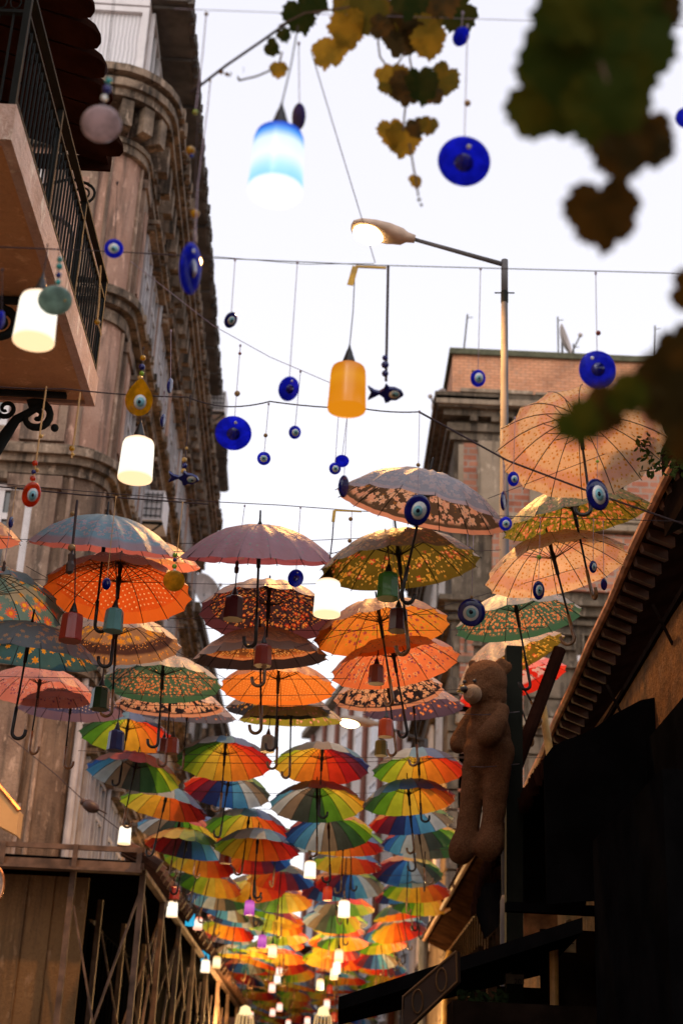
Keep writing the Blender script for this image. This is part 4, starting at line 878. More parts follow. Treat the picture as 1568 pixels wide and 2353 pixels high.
a, b = P(1285, 1490, 13.0), P(1185, 1760, 13.0); m = MB(); m.tube([a, b], .06, 8); tag(m.build('wooden_beam', M['tile']), 'slanting brown beam behind the steel post beside the bear', 'beam')
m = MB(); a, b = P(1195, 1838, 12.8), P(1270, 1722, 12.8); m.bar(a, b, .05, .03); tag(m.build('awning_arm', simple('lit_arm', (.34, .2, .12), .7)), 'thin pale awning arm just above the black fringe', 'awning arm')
m = MB(); m.box(1.35, 11.5, 3.17, 2.3, 11.6, 3.24); tag(m.build('crossbar', M['blackcloth']), 'black horizontal crossbar above the mustard pole', 'bar')
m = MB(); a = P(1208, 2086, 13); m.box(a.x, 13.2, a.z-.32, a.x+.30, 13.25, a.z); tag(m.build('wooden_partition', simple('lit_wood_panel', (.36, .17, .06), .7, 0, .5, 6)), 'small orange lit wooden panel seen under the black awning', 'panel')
pc = P(1308, 2150, 11.6); pq = thing('street_plate', 'small oval plate with vertical dark letters beside the mustard pole', 'sign', pc)
m = MB(); m.prism([(-.045, -.12), (.045, -.12), (.045, .06), (.03, .11), (0, .13), (-.03, .11), (-.045, .06)], pc, (1, 0, 0), (0, 0, 1), (0, .015, 0)); m.build('plate', simple('ochre_plate', (.36, .22, .09), .6), pq)
text('1201', pc+Vector((.0, -.006, 0)), .075, ink, pq, (pi/2, pi/2, 0))
m = MB(); m.box(2.55, 5, 0, 2.618, 10.9, 4.0)
for i in range(9): m.box(2.52, 8.6, 2.2+.18*i, 2.549, 10.2, 2.33+.18*i)
tag(m.build('shutter', M['darkwood']), 'dark louvred shutter at the lower right edge', 'shutter')

# ------------------------------------------------------------------ street lamps
sod = (1.0, .46, .12)
def street_lamp(y, pole_px, top_v, corner, armend, head, label, power, rbase=.068, rtop=.036):
    pt = P(*corner, y); base = Vector((pt.x+.05, y, 0)); t_ = thing('street_lamp', label, 'street lamp', base, 'sodium street lamps')
    zt = pt.z; m = MB(); m.tube([base, (base.x, y, 3.6), (base.x, y, 3.65)], [rbase*1.25, rbase*1.2, rbase], 14); m.tube([(base.x, y, 3.65), (pt.x, y, 6.4), (pt.x, y, 6.45), (pt.x, y, zt-.4)], [rbase, rbase*.95, rbase*.8, rtop], 14); m.build('pole', M['steelpole'], t_, True)
    m = MB(); ae = P(*armend, y); m.tube([(pt.x, y, zt-.42), (pt.x, y, zt+.03)], rtop*1.06, 12); m.tube([Vector((pt.x, y, zt-.03)), ae], [rtop*.8, rtop*.62], 10); m.build('arm', M['steelpole'], t_, True)
    m = MB(); m.tube([(pt.x, y, zt-.52), (pt.x, y, zt-.38)], rtop*1.15, 12); m.tube([(pt.x-.11, y, zt-.40), (pt.x+.11, y, zt-.39)], .008, 6); m.build('collar', M['iron'], t_)
    hd = P(*head, y); dx = (hd-ae); L = dx.length; ex = dx.normalized(); ez_ = Vector((0, 0, 1)); ez_ = (ez_-ex*ez_.dot(ex)).normalized(); ey = ez_.cross(ex)
    # housing: lofted sections
    sec = [(-.03, .05, .05, .04), (.10, .06, .07, .05), (.18, .10, .10, .09), (.40, .16, .12, .085), (.62, .18, .12, .05), (.85, .17, .10, .03), (.97, .12, .06, .02), (1.0, .05, .03, .01)]
    vs = []; n = 12
    for q, wd, up, dn in sec:
        for k in range(n): a = 2*pi*k/n; s = sin(a); vs.append(ae+ex*(L*q)+ey*(wd*cos(a))+ez_*((up if s > 0 else dn)*s))
    fs = [tuple(range(n))[::-1], tuple((len(sec)-1)*n+k for k in range(n))]
    for i in range(len(sec)-1):
        for k in range(n): k2 = (k+1) % n; fs.append((i*n+k, i*n+k2, (i+1)*n+k2, (i+1)*n+k))
    m = MB(); m.add(vs, fs); m.build('housing', simple('aged_lamp_housing', (.42, .30, .22), .5, 0, .15, 6), t_, True)
    m = MB(); c = ae+ex*(L*.70)-ez_*.035; m.ball(c, (L*.25, .145, .12), 16, 8, Matrix((ex, ey, ez_)).transposed()); m.build('glowing_lens', emis('sodium_lens_glow', (1, .70, .32), 30), t_, True)
    ld = bpy.data.lights.new('lamp_light', 'SPOT'); ld.energy = power; ld.spot_size = R(148); ld.spot_blend = .5; ld.color = sod; ld.shadow_soft_size = .12; lo = bpy.data.objects.new('lamp_light', ld); COL.objects.link(lo); lo.location = c-ez_*.2; par(lo, t_)
    return t_
street_lamp(14.0, 0, 0, (1158, 603), (948, 549), (806, 522), 'near street lamp glowing above the umbrellas with its arm to the left', 2300)
street_lamp(33.0, 0, 0, (978, 1700), (868, 1664), (776, 1652), 'far street lamp glowing just under the navy and olive umbrellas', 2300, .08, .05)

# ------------------------------------------------------------------ overhead wires
def wire(pts, r, label, mat='cord', sag=0.0, group='wires strung across the street'):
    pp = []
    for (u0, v0, y0), (u1, v1, y1) in zip(pts[:-1], pts[1:]):
        a, b = P(u0, v0, y0), P(u1, v1, y1)
        for i in range(6): q = i/6; c = a.lerp(b, q); c.z -= sag*4*q*(1-q); pp.append(c)
    pp.append(P(*pts[-1])); m = MB(); m.tube(pp, r, 6); return tag(m.build('wire', M[mat]), label, 'wire', group)
wire([(-60, 566, 5.7), (270, 578, 5.7), (480, 592, 5.7), (860, 609, 5.7), (1160, 617, 5.7), (1640, 630, 5.7)], .0022, 'wire level with the street lamp arm, carrying the amber lantern')
wire([(-60, 563, 5.72), (480, 588, 5.75), (700, 607, 5.75), (860, 605, 5.75)], .0014, 'thin second strand twisted with the wire at the street lamp')
wire([(-60, 883, 7.1), (150, 893, 7.1), (430, 912, 7.1), (520, 934, 7.1), (620, 922, 7.1), (830, 938, 7.1), (962, 946, 7.1)], .0036, 'thick dark wire crossing below the orange balcony', sag=.01)
wire([(960, 945, 7.1), (1165, 1058, 7.3), (1350, 1128, 7.5), (1600, 1215, 7.8)], .0055, 'heavy dark cable sloping over the largest cream umbrella')
wire([(-60, 1105, 8.4), (190, 1128, 8.45), (500, 1153, 8.5), (640, 1160, 8.5), (830, 1174, 8.5), (1180, 1186, 8.5), (1640, 1200, 8.6)], .0026, 'wire stretched just above the patterned umbrellas')
wire([(-60, 1112, 8.5), (190, 1137, 8.5), (480, 1158, 8.5)], .0045, 'thick strand below the wire over the sky blue umbrella')
wire([(400, 20, 4.05), (660, 30, 4.05), (1140, 45, 4.05), (1640, 62, 4.05)], .0013, 'thin pale wire at the very top of the view', 'palecord')
wire([(300, 600, 6.2), (490, 748, 6.4), (620, 820, 6.4), (760, 880, 6.4)], .0017, 'thin wire sloping from the left building to the amber lantern', 'palecord')
wire([(715, 120, 4.2), (760, 270, 4.6), (830, 500, 5.4), (861, 603, 5.7)], .002, 'thin cord running down from the vine past the street lamp', 'palecord')
wire([(440, 212, 4.3), (520, 150, 4.2), (600, 95, 4.15), (670, 45, 4.1)], .0055, 'dark knotted cable rising from the left cornice to the vine')
for i, (v, u0, u1, y) in enumerate(((1240, -40, 900, 9.2), (1262, 380, 1150, 9.4), (1330, -40, 760, 9.4), (1412, 240, 1100, 9.9), (1440, 240, 1250, 10.2), (1548, -40, 800, 10.6), (1590, 100, 1080, 11.0), (1612, 200, 1000, 11.5), (1730, 180, 1250, 14.5), (1745, 380, 1080, 14.8), (1815, 260, 1070, 16.4), (1850, 300, 1060, 17), (1905, 330, 1060, 18.3), (1950, 340, 1040, 20), (2000, 420, 1030, 22), (2050, 430, 1010, 24.5))):
    wire([(u0, v-6+10*(i % 2), y), ((u0+u1)/2, v+8, y), (u1, v-8+9*(i % 3), y)], .0022+.0001*(y > 14)*10, 'thin wire holding umbrellas, %s one down the picture' % ORDX(i+1), sag=.01)
for i, (a, b) in enumerate((((1120, 1145, 8.2), (1500, 1000, 8.0)), ((700, 1290, 9.2), (1120, 1165, 9.6)), ((560, 1520, 10), (1380, 1290, 9.6)), ((60, 1300, 9), (520, 1560, 11)))):
    wire([a, b], .002, ['slanting thin wire across the largest cream umbrella', 'slanting thin wire over the white blossom umbrella', 'long slanting wire through the amber rose umbrella', 'slanting wire through the orange polka dot umbrella'][i])

# ------------------------------------------------------------------ glass lanterns
def lit_mat(name, cols, st):
    t = NT(name); o = t.obj(); sp = t.n('ShaderNodeSeparateXYZ'); t.l(o, sp.inputs[0]); r = t.n('ShaderNodeValToRGB'); t.l(t.math('MULTIPLY', sp.outputs[2], .5), r.inputs[0])
    e = r.color_ramp.elements; e[0].position, e[0].color = cols[0][0], (*cols[0][1], 1); e[1].position, e[1].color = cols[-1][0], (*cols[-1][1], 1)
    for p_, c in cols[1:-1]: x = e.new(p_); x.color = (*c, 1)
    em = t.n('ShaderNodeEmission'); t.l(r.outputs[0], em.inputs[0]); t.l(st, em.inputs[1])
    g = t.n('ShaderNodeBsdfGlossy'); g.inputs[1].default_value = .3; m = t.n('ShaderNodeMixShader'); t.l(.06, m.inputs[0]); t.l(em.outputs[0], m.inputs[1]); t.l(g.outputs[0], m.inputs[2]); return t.done(m.outputs[0])
LM_ = {
 'white': lit_mat('lit_white_lantern', [(0, (1, .66, .36)), (.05, (1, .88, .68)), (.5, (1, .95, .84)), (.80, (1, .90, .72)), (.93, (.75, .36, .12))], 1.5),
 'warm': lit_mat('lit_warm_lantern', [(0, (1, .55, .18)), (.25, (1, .84, .5)), (.6, (1, .86, .55)), (.9, (1, .5, .15))], 1.5),
 'blue': lit_mat('lit_blue_lantern', [(0, (1, 1, 1)), (.04, (.9, 1, 1)), (.07, (.33, .74, 1)), (.20, (.48, .86, 1)), (.40, (.95, 1, 1)), (.62, (.80, .96, 1)), (.74, (.10, .40, 1)), (.82, (.004, .09, .65)), (.95, (.003, .06, .5))], 1.12),
 'amber': lit_mat('lit_amber_lantern', [(0, (.80, .26, .006)), (.35, (.75, .25, .005)), (.6, (.80, .30, .01)), (.9, (.62, .18, .004))], 1.0),
 'cyan': lit_mat('lit_cyan_lantern', [(0, (.03, .45, .7)), (.9, (.01, .35, .62))], 1.1),
 'magenta': lit_mat('lit_magenta_lantern', [(0, (.42, .04, .36)), (.6, (.8, .18, .65)), (.9, (.45, .05, .35))], 1.0),
 'pink': lit_mat('lit_pink_lantern', [(0, (1, .40, .25)), (.3, (1, .78, .65)), (.65, (1, .74, .6)), (.9, (.9, .16, .06))], 1.5),
 'red': lit_mat('lit_red_lantern', [(0, (.45, .012, .006)), (.6, (.62, .05, .01)), (.9, (.35, .008, .004))], .9),
}
def gl(name, c): return simple(name, c, .30, 0, .10, .6, .02, .45, .2)
UMt = {'red': gl('painted_red_glass', (.26, .018, .010)), 'teal': gl('painted_teal_glass', (.10, .27, .27)), 'maroon': gl('painted_maroon_glass', (.07, .012, .016)), 'rust': gl('painted_rust_glass', (.20, .022, .010)),
       'green': gl('painted_green_glass', (.03, .20, .03)), 'rose': gl('painted_rose_glass', (.20, .055, .045)), 'darkgreen': gl('painted_dark_green_glass', (.014, .04, .014)), 'blue': gl('painted_blue_glass', (.008, .025, .12)),
       'grey': gl('painted_grey_glass', (.16, .17, .13)), 'orange': gl('painted_orange_red_glass', (.38, .045, .010)), 'olive': gl('painted_olive_glass', (.15, .13, .02)), 'plum': gl('painted_plum_glass', (.10, .02, .03))}
def lantern_mesh(seg, smooth):
    m = MB(); m.lathe([(.78, 0.0), (.98, 0.0), (1.0, .05), (.965, .5), (.925, 1.4), (.90, 1.62), (.84, 1.74), (.62, 1.84), (.34, 1.90), (.30, 1.96)], None, seg); return m
LMESH = {}
def lantern(u, v, wpx, kind, y, lit, label, top=None, group=None, hfac=1.0, big=False):
    """u,v = centre of the glass"""
    hfac *= 1.30; mat = (LM_ if lit else UMt)[kind]; key = (kind, lit)
    if key not in LMESH: LMESH[key] = lantern_mesh(24 if lit else 8, lit).mesh('glass', mat, lit)
    c = P(u, v, y); s = wpx*depth(c)/FP/2
    t_ = thing('glass_lantern', label, 'lantern', c-Vector((0, 0, .93*s*hfac)), group); gpart = put('glass', LMESH[key], t_); gpart.scale = (s, s, s*hfac); gpart.rotation_euler[2] = random.uniform(0, .7)
    m = MB(); mt = Matrix.Translation(c-Vector((0, 0, .93*s*hfac))) @ Matrix.Diagonal((s, s, s*hfac, 1)); m.lathe([(.36, 1.88), (.36, 1.98), (.30, 2.12), (.22, 2.3), (.16, 2.45), (.08, 2.6), (.04, 2.75)], mt, 12); m.build('socket', M['blackpl'], t_, True)
    tp = P(top[0], top[1], y) if top else c+Vector((0, 0, 1.1))
    st = mt @ Vector((0, 0, 2.7)); m = MB(); m.tube([st, st.lerp(tp, .5)+Vector((.004, 0, 0)), tp], .0026 if y < 8 else .0045, 6); m.build('cable', M['cord'] if y >= 8 else M['cord'], t_)
    if lit and 19 < y < 31 and kind in ('white', 'warm') and c.x > -1.3:
        ld = bpy.data.lights.new('lantern_light', 'POINT'); ld.energy = 90; ld.color = (1, .66, .28); ld.shadow_soft_size = .09; lo = bpy.data.objects.new('lantern_light', ld); COL.objects.link(lo); lo.location = c-Vector((0, 0, .25)); par(lo, t_)
    return t_
GL, GU = 'lit glass bottle lanterns', 'unlit painted glass lanterns'
lantern(637, 372, 127, 'blue', 3.95, True, 'large lit blue and white glass lantern hanging from the vine', (684, 60), GL, 1.12)
lantern(798, 890, 88, 'amber', 5.7, True, 'amber yellow glass lantern hanging in the centre', (814, 640), GL, 1.08)
lantern(85, 731, 96, 'white', 4.9, True, 'large bright white lantern in front of the orange balcony', (110, 560), GL, 1.08)
lantern(315, 1054, 80, 'white', 7.1, True, 'bright white lantern hanging before the left building', (328, 860), GL, 1.05)
lantern(752, 1372, 63, 'white', 8.5, True, 'bright cream lantern left of the olive lily umbrella', (767, 1180), GL, 1.12)
lantern(287, 1918, 30, 'white', 16.5, True, 'small white lantern hanging above the stall roof on the left', (300, 1830), GL, 1.15)
FAR = [(712, 1997, 28, 'white', 18, 'white lantern under the middle right rainbow column'), (396, 2088, 26, 'white', 21, 'white lantern over the rusty posts on the left'), (437, 2111, 22, 'cyan', 23, 'cyan lantern beside a pinkish white one, nearer of the two cyan lanterns'),
 (455, 2121, 21, 'pink', 23.5, 'pinkish white lantern touching the nearer cyan one'), (790, 2087, 28, 'white', 20, 'white lantern in front of the right middle umbrellas'), (573, 2085, 24, 'magenta', 22, 'magenta lantern, upper one of the two'), (602, 2162, 21, 'magenta', 26, 'magenta lantern, lower one of the two'),
 (626, 2184, 21, 'warm', 25, 'yellowish white lantern just below the lower magenta one'), (472, 2195, 19, 'cyan', 28, 'cyan lantern above a white one, farther of the two cyan lanterns'), (472, 2219, 21, 'white', 27, 'white lantern hanging under the farther cyan one'), (498, 2210, 19, 'warm', 28, 'warm lantern right of the farther cyan one'),
 (778, 2195, 21, 'warm', 26, 'yellow white lantern, top of the right hand trio'), (773, 2223, 19, 'white', 28, 'white lantern in the middle of the right hand trio'), (767, 2236, 19, 'warm', 29, 'warm lantern lowest of the right hand trio'), (735, 2261, 18, 'warm', 29, 'warm lantern hanging alone left of the black awning'),
 (641, 2231, 15, 'pink', 34, 'red topped lantern, highest of the far central stack'), (637, 2249, 15, 'white', 36, 'white lantern in the far central stack'), (625, 2268, 16, 'pink', 34, 'red topped lantern third down the far central stack'), (642, 2313, 14, 'pink', 38, 'tiny red topped lantern, right one of the lowest pair'), (626, 2325, 13, 'pink', 39, 'tiny red topped lantern, left one of the lowest pair'),
 (750, 2306, 16, 'pink', 36, 'red topped lantern above the right chandelier'), (757, 2272, 14, 'red', 36, 'small dim red lantern right of the warm one'), (752, 2052, 23, 'red', 22, 'glowing dark red lantern under the middle right umbrellas'), (577, 2331, 11, 'pink', 42, 'tiny pink lantern beside the left chandelier'), (767, 2336, 15, 'red', 36, 'dim orange red lantern at the bottom right of the lights'), (706, 2345, 14, 'pink', 38, 'pink lantern cut by the bottom edge'), (662, 2350, 12, 'pink', 42, 'tiny pink lantern at the bottom edge near the middle')]
for u, v, w_, k, y, lab in FAR: lantern(u, v, w_, k, y, True, lab, None, GL, 1.12)
UNL = [(165, 1441, 56, 'red', 8.8, (172, 1240), 'red painted lantern under the left orange polka dot umbrella'), (262, 1424, 46, 'teal', 9.0, (266, 1280), 'pale teal painted lantern under the orange polka dot umbrella'), (537, 1396, 48, 'maroon', 9.0, (543, 1290), 'maroon painted lantern before the dark flowered umbrella'),
 (604, 1505, 43, 'rust', 9.6, (608, 1440), 'rust red lantern below the dark flowered umbrella'), (891, 1346, 53, 'green', 8.2, (884, 1215), 'bright green painted lantern before the olive lily umbrella'), (914, 1424, 46, 'maroon', 8.7, (915, 1340), 'deep maroon lantern beside a hooked handle, below the green one'),
 (864, 1549, 38, 'rose', 10.4, (868, 1490), 'dusty rose lantern before the coral umbrella'), (231, 1604, 45, 'darkgreen', 9.6, (240, 1510), 'dark green lantern right of the pale pink umbrella'), (267, 1701, 40, 'blue', 11.2, (275, 1620), 'dark blue lantern over the first left rainbow umbrella'),
 (396, 1713, 32, 'rust', 13, (398, 1650), 'red brown lantern between the two left rainbow columns'), (376, 1712, 28, 'plum', 13.4, (380, 1650), 'plum lantern half behind the red brown one'), (615, 1708, 33, 'grey', 12.5, (620, 1650), 'grey green lantern left of the middle right rainbow column'),
 (886, 1672, 36, 'orange', 12.0, (879, 1590), 'orange red lantern hanging directly above the olive one'), (875, 1718, 31, 'olive', 13.0, (878, 1650), 'olive lantern hanging just under the orange red one'), (518, 1966, 29, 'red', 17.5, (520, 1920), 'red lantern among the middle left rainbow umbrellas'), (401, 2051, 25, 'red', 19.5, (405, 2000), 'dark red lantern above the white one over the rusty posts')]
for u, v, w_, k, y, tp, lab in UNL: lantern(u, v, w_, k, y, False, lab, tp, GU, .98)
crys = emis('chandelier_crystal_glow', (1, .74, .36), 1.5); crs2 = emis('chandelier_drop_glow', (1, .6, .25), .8)
for u, v, lab in ((563, 2330, 'left glowing crystal chandelier at the bottom edge'), (742, 2332, 'right glowing crystal chandelier at the bottom edge')):
    c = P(u, v, 32); t_ = thing('chandelier', lab, 'chandelier', c, 'far crystal chandeliers'); m = MB(); m.lathe([(.02, .18), (.10, .14), (.13, .02), (.16, 0), (.05, -.02)], Matrix.Translation(c), 12); m.build('bowl', crys, t_)
    m = MB()
    for i in range(14): a = 2*pi*i/14; m.tube([c+Vector((.16*cos(a), .16*sin(a), 0)), c+Vector((.19*cos(a), .19*sin(a), -.22))], .012, 4)
    m.build('crystal_drops', crs2, t_); m = MB(); m.tube([c+Vector((0, 0, .17)), c+Vector((0, 0, .8))], .006, 4); m.build('chain', M['iron'], t_)
    ld = bpy.data.lights.new('chandelier_light', 'POINT'); ld.energy = 900; ld.color = (1, .55, .2); ld.shadow_soft_size = .15; lo = bpy.data.objects.new('chandelier_light', ld); COL.objects.link(lo); lo.location = c-Vector((0, 0, .35)); par(lo, t_)

# ------------------------------------------------------------------ glass amulets
def glassy(name, col, tl=.55, rough=.08):
    t = NT(name); o = t.obj(); n = t.noise(o, 22, 3, .6); col = t.mix(t.step(n, .35, .7), tuple(c*.68 for c in col), tuple(min(1, c*1.15) for c in col)); p_ = t.bsdf(col, rough, 0, n, .25, .01, .7, .9); tr = t.n('ShaderNodeBsdfTranslucent'); t.l(col, tr.inputs[0]); m = t.n('ShaderNodeMixShader'); t.l(tl, m.inputs[0]); t.l(p_, m.inputs[1]); t.l(tr.outputs[0], m.inputs[2]); return t.done(m.outputs[0])
GM = {'blue': glassy('cobalt_glass', (.06, .10, .95), .9), 'navy': glassy('dark_cobalt_glass', (.006, .015, .25), .45), 'yellow': glassy('yellow_glass', (.70, .42, .01)), 'orange': glassy('orange_glass', (.75, .07, .01)), 'teal': glassy('pale_teal_glass', (.36, .56, .54), .5), 'lilac': glassy('pale_lilac_glass', (.62, .54, .58), .5),
      'w': simple('white_glass', (.68, .72, .72), .2), 'lb': simple('light_blue_glass', (.20, .48, .56), .2), 'k': simple('black_glass_pupil', (.006, .008, .02), .15), 'brown': simple('carved_brown_wood', (.05, .025, .02), .5)}
BD = {'gold': simple('gold_bead', (.55, .33, .08), .3), 'wood': simple('wooden_bead', (.28, .17, .07), .5), 'b': GM['navy'], 'y': GM['yellow'], 'o': GM['orange'], 't': simple('turquoise_bead', (.03, .28, .28), .3), 'g': simple('green_bead', (.2, .35, .02), .3), 'w': GM['w'], 'r': simple('red_bead', (.2, .03, .02), .4)}
def amulet(u, v, w_, h_, y, kind, face, label, top=None, beads=(), lean=0, shape='disc', cordm=None, cr_=None, yawsign=1):
    c = P(u, v, y); dep = depth(c); D = max(w_, h_)*dep/FP; r = D/2
    yaw = math.acos(min(1, w_/h_))*yawsign if w_ < h_ else 0; pit = math.acos(min(1, h_/w_)) if h_ < w_ else 0
    toC = (EYE-c).normalized(); base_pitch = 0.0
    zz_ = toC; xx_ = Vector((0, 0, 1)).cross(zz_).normalized(); yy_ = zz_.cross(xx_)
    rm = Matrix((xx_, yy_, zz_)).transposed().to_4x4() @ Matrix.Rotation(R(-lean), 4, 'Z') @ Matrix.Rotation(yaw, 4, 'Y') @ Matrix.Rotation(pit, 4, 'X')
    mm = Matrix.Translation(c) @ rm       # local z -> towards the viewer (-Y)
    nm = {'disc': 'evil_eye_amulet', 'drop': 'evil_eye_amulet', 'fish': 'glass_fish', 'charm': 'carved_charm'}[shape]
    t_ = thing(nm, label, 'amulet' if shape != 'fish' else 'glass fish', c, 'hanging evil eye amulets' if shape in ('disc', 'drop') else None)
    th = max(.006, r*.09)
    if shape == 'fish':
        pts = [(-1, .55), (-.8, .1), (-.98, -.45), (-.62, -.2), (-.35, .0), (-.1, -.22), (0, -.62), (.18, -.55), (.3, -.4), (.62, -.38), (.9, -.12), (1, 0), (.85, .3), (.5, .5), (.2, .5), (.0, .75), (-.1, .4), (-.35, .18), (-.62, .25)]
        m = MB(); m.prism([(x*r, y_*r) for x, y_ in pts], mm @ Vector((0, 0, -th)), (mm.to_3x3() @ Vector((1, 0, 0))), (mm.to_3x3() @ Vector((0, 1, 0))), mm.to_3x3() @ Vector((0, 0, 2*th))); m.build('body', GM[kind], t_)
        ec = (.5*r, .05*r); er = .3
    elif shape == 'drop':
        pts = []
        for k in range(30): a = 2*pi*k/30+pi/2; rr = r*.86; x, y_ = rr*cos(a), rr*sin(a)-.12*r; f = max(0, sin(a))**5; pts.append((x*(1-.35*f), y_+f*.38*r))
        m = MB(); m.prism(pts, mm @ Vector((0, 0, -th)), (mm.to_3x3() @ Vector((1, 0, 0))), (mm.to_3x3() @ Vector((0, 1, 0))), mm.to_3x3() @ Vector((0, 0, 2*th))); m.build('glass_drop', GM[kind], t_); ec = (0, -.2*r); er = .40
    elif shape == 'charm':
        m = MB(); m.lathe([(.02*r, r*1.0), (.28*r, .6*r), (.22*r, .1*r), (.34*r, -.2*r), (.3*r, -.8*r), (.02*r, -r)], Matrix.Translation(c), 8); m.build('carving', GM['brown'], t_); ec = None
    else:
        m = MB(); m.lathe([(.001, th*1.3), (r*.45, th*1.25), (r*.8, th*.95), (r*.95, th*.5), (r, 0), (r*.95, -th*.5), (r*.8, -th*.95), (.001, -th*1.2)], mm, 32, False); m.build('glass_disc', GM[kind], t_, True); ec = (0, 0); er = .56
    if ec is not None and face == 'front':
        for nm2, fr_, mt, zz in (('white_ring', er, 'w', 1.32), ('iris', er*.66, 'lb', 1.42), ('pupil', er*.27, 'k', 1.52)):
            m = MB(); m.lathe([(.0005, th*zz), (r*fr_, th*(zz-.02)), (r*fr_, th*.6)], mm @ Matrix.Translation((ec[0]+r*random.uniform(-.05, .05), ec[1]+r*random.uniform(-.05, .05), 0)) @ Matrix.Diagonal((1, random.uniform(.9, 1.06), 1, 1)), 24, False); m.build(nm2, GM[mt], t_, True)
    elif ec is not None and face == 'back':
        m = MB(); m.lathe([(.0005, th*1.34), (r*.36, th*1.32), (r*.36, th*.6)], mm, 24, False); m.build('pupil', GM['navy' if kind == 'blue' else kind] if kind != 'lilac' else GM['lilac'], t_, True)
        m = MB(); m.lathe([(.0005, th*1.40), (r*.09, th*1.38), (r*.09, th*.6)], mm @ Matrix.Translation((0, r*.66, 0)), 12, False); m.build('hole', GM['w'], t_, True)
    tp = P(top[0], top[1], y) if top else c+Vector((0, 0, .6)); st = c+Vector((0, 0, r*.82))
    m = MB(); m.tube([st, tp], cr_ or (.0018 if y < 8 else .002), 6); kn = .006; m.ball(tp, (kn, kn, kn*1.6), 6, 4); m.build('string', M[cordm or 'palecord'], t_)
    for (bu, bv, br, bk) in beads:
        b = P(bu, bv, y); m = MB(); m.ball(b, br*dep/FP, 10, 7); m.build('bead', BD[bk], t_, True)
    return t_
A_ = amulet
A_(1065, 371, 122, 112, 4.05, 'blue', 'back', 'largest cobalt glass eye disc, seen from behind, under the vine leaves', (1073, 60), [(1073, 237, 8, 'wood')], lean=18)
A_(1058, 84, 36, 46, 4.05, 'blue', 'side', 'small tilted blue disc peeking below the top vine leaves', (1062, 30), lean=30)
A_(686, 268, 30, 62, 4.15, 'navy', 'side', 'narrow dark blue disc turned sideways behind the blue lantern', (686, 100), yawsign=-1)
A_(1572, 270, 44, 46, 4.05, 'blue', 'side', 'blue disc cut by the right picture edge', (1574, 60))
A_(233, 285, 92, 84, 3.6, 'lilac', 'plain', 'blurred pale lilac disc in front of the tiled awning, upper left', (268, -60), [(246, 205, 11, 'b'), (240, 225, 8, 'w'), (250, 186, 9, 't')], lean=-12, cordm='cord')
A_(262, 571, 44, 44, 5.0, 'blue', 'front', 'small front facing eye left of the sideways cobalt disc', (270, 420), cordm='cord')
A_(438, 617, 48, 120, 4.3, 'blue', 'back', 'tall narrow cobalt disc turned sideways against the left cornice', (458, 190), [(448, 491, 11, 'y'), (438, 345, 11, 'y'), (449, 258, 7, 'g'), (440, 358, 6, 'b')], cordm='cord', lean=-4)
A_(530, 735, 28, 39, 5.7, 'navy', 'front', 'small front facing eye, leftmost against the sky', (540, 597), lean=20)
A_(663, 893, 47, 58, 5.7, 'blue', 'back', 'tilted cobalt disc left of the amber lantern', (683, 603), lean=12)
A_(1097, 869, 35, 40, 5.7, 'blue', 'front', 'small front facing eye before the orange brick parapet', (1103, 618), [(1086, 852, 4, 'gold')])
A_(1371, 849, 83, 88, 5.7, 'blue', 'back', 'large cobalt disc above the largest cream umbrella', (1367, 628), [(1373, 765, 6, 'r')], lean=-25)
A_(885, 905, 82, 60, 5.7, 'navy', 'front', 'dark blue glass fish right of the amber lantern', (891, 612), [(884, 838, 9, 'b'), (884, 858, 8, 'b'), (884, 822, 7, 'b')], shape='fish', cordm='cord', cr_=.007)
A_(127, 690, 78, 68, 4.6, 'teal', 'plain', 'pale teal disc overlapping the white lantern at the left', (142, 500), [(134, 648, 7, 't'), (135, 632, 7, 'b'), (137, 612, 8, 't'), (138, 596, 7, 't'), (150, 690, 3, 'gold')], lean=-10, cordm='cord')
A_(536, 995, 84, 79, 6.4, 'blue', 'back', 'cobalt disc hanging at the right edge of the left building', (552, 794), [(545, 904, 7, 'wood'), (551, 812, 4, 'r')], lean=8)
A_(677, 993, 28, 31, 6.4, 'blue', 'front', 'small eye straight below the tilted cobalt disc', (690, 853))
A_(606, 1053, 31, 31, 7.1, 'blue', 'front', 'small eye with one bead, left of the thin dangling pair', (617, 928), [(610, 1000, 5, 'wood')])
A_(785, 1059, 33, 29, 7.1, 'blue', 'side', 'small dark disc directly below the amber lantern', (797, 955)); A_(769, 1076, 27, 28, 7.05, 'blue', 'front', 'tiny front facing eye touching the dark disc under the amber lantern', (777, 955))
A_(789, 1117, 24, 52, 7.15, 'navy', 'side', 'narrow sideways disc at the tip of the white blossom umbrella', (797, 956))
A_(958, 1172, 60, 74, 7.1, 'navy', 'front', 'front facing eye hanging over the white blossom umbrella', (963, 946), [(960, 1068, 5, 'wood')], lean=14)
A_(1178, 1100, 26, 34, 7.3, 'blue', 'front', 'small eye beside the lamp post, before the largest cream umbrella', (1182, 960)); A_(1156, 1150, 14, 46, 7.3, 'navy', 'side', 'narrow dark sideways disc in front of the lamp post', (1155, 1055)); A_(1160, 1203, 30, 32, 7.2, 'blue', 'front', 'small eye at the right tip of the white blossom umbrella', (1157, 1070))
A_(1371, 1136, 50, 76, 6.9, 'navy', 'front', 'large dark eye over the lower rim of the largest cream umbrella', (1372, 890), [(1371, 1060, 4, 'g')], lean=-14)
A_(73, 1136, 42, 60, 7.1, 'orange', 'front', 'orange oval eye at the left under the iron bracket', (107, 890), [(81, 1064, 7, 'o'), (78, 1084, 6, 'b'), (86, 1080, 5, 'gold'), (76, 1099, 7, 'o'), (95, 1002, 5, 'gold')], lean=8, cordm='tan', cr_=.0045)
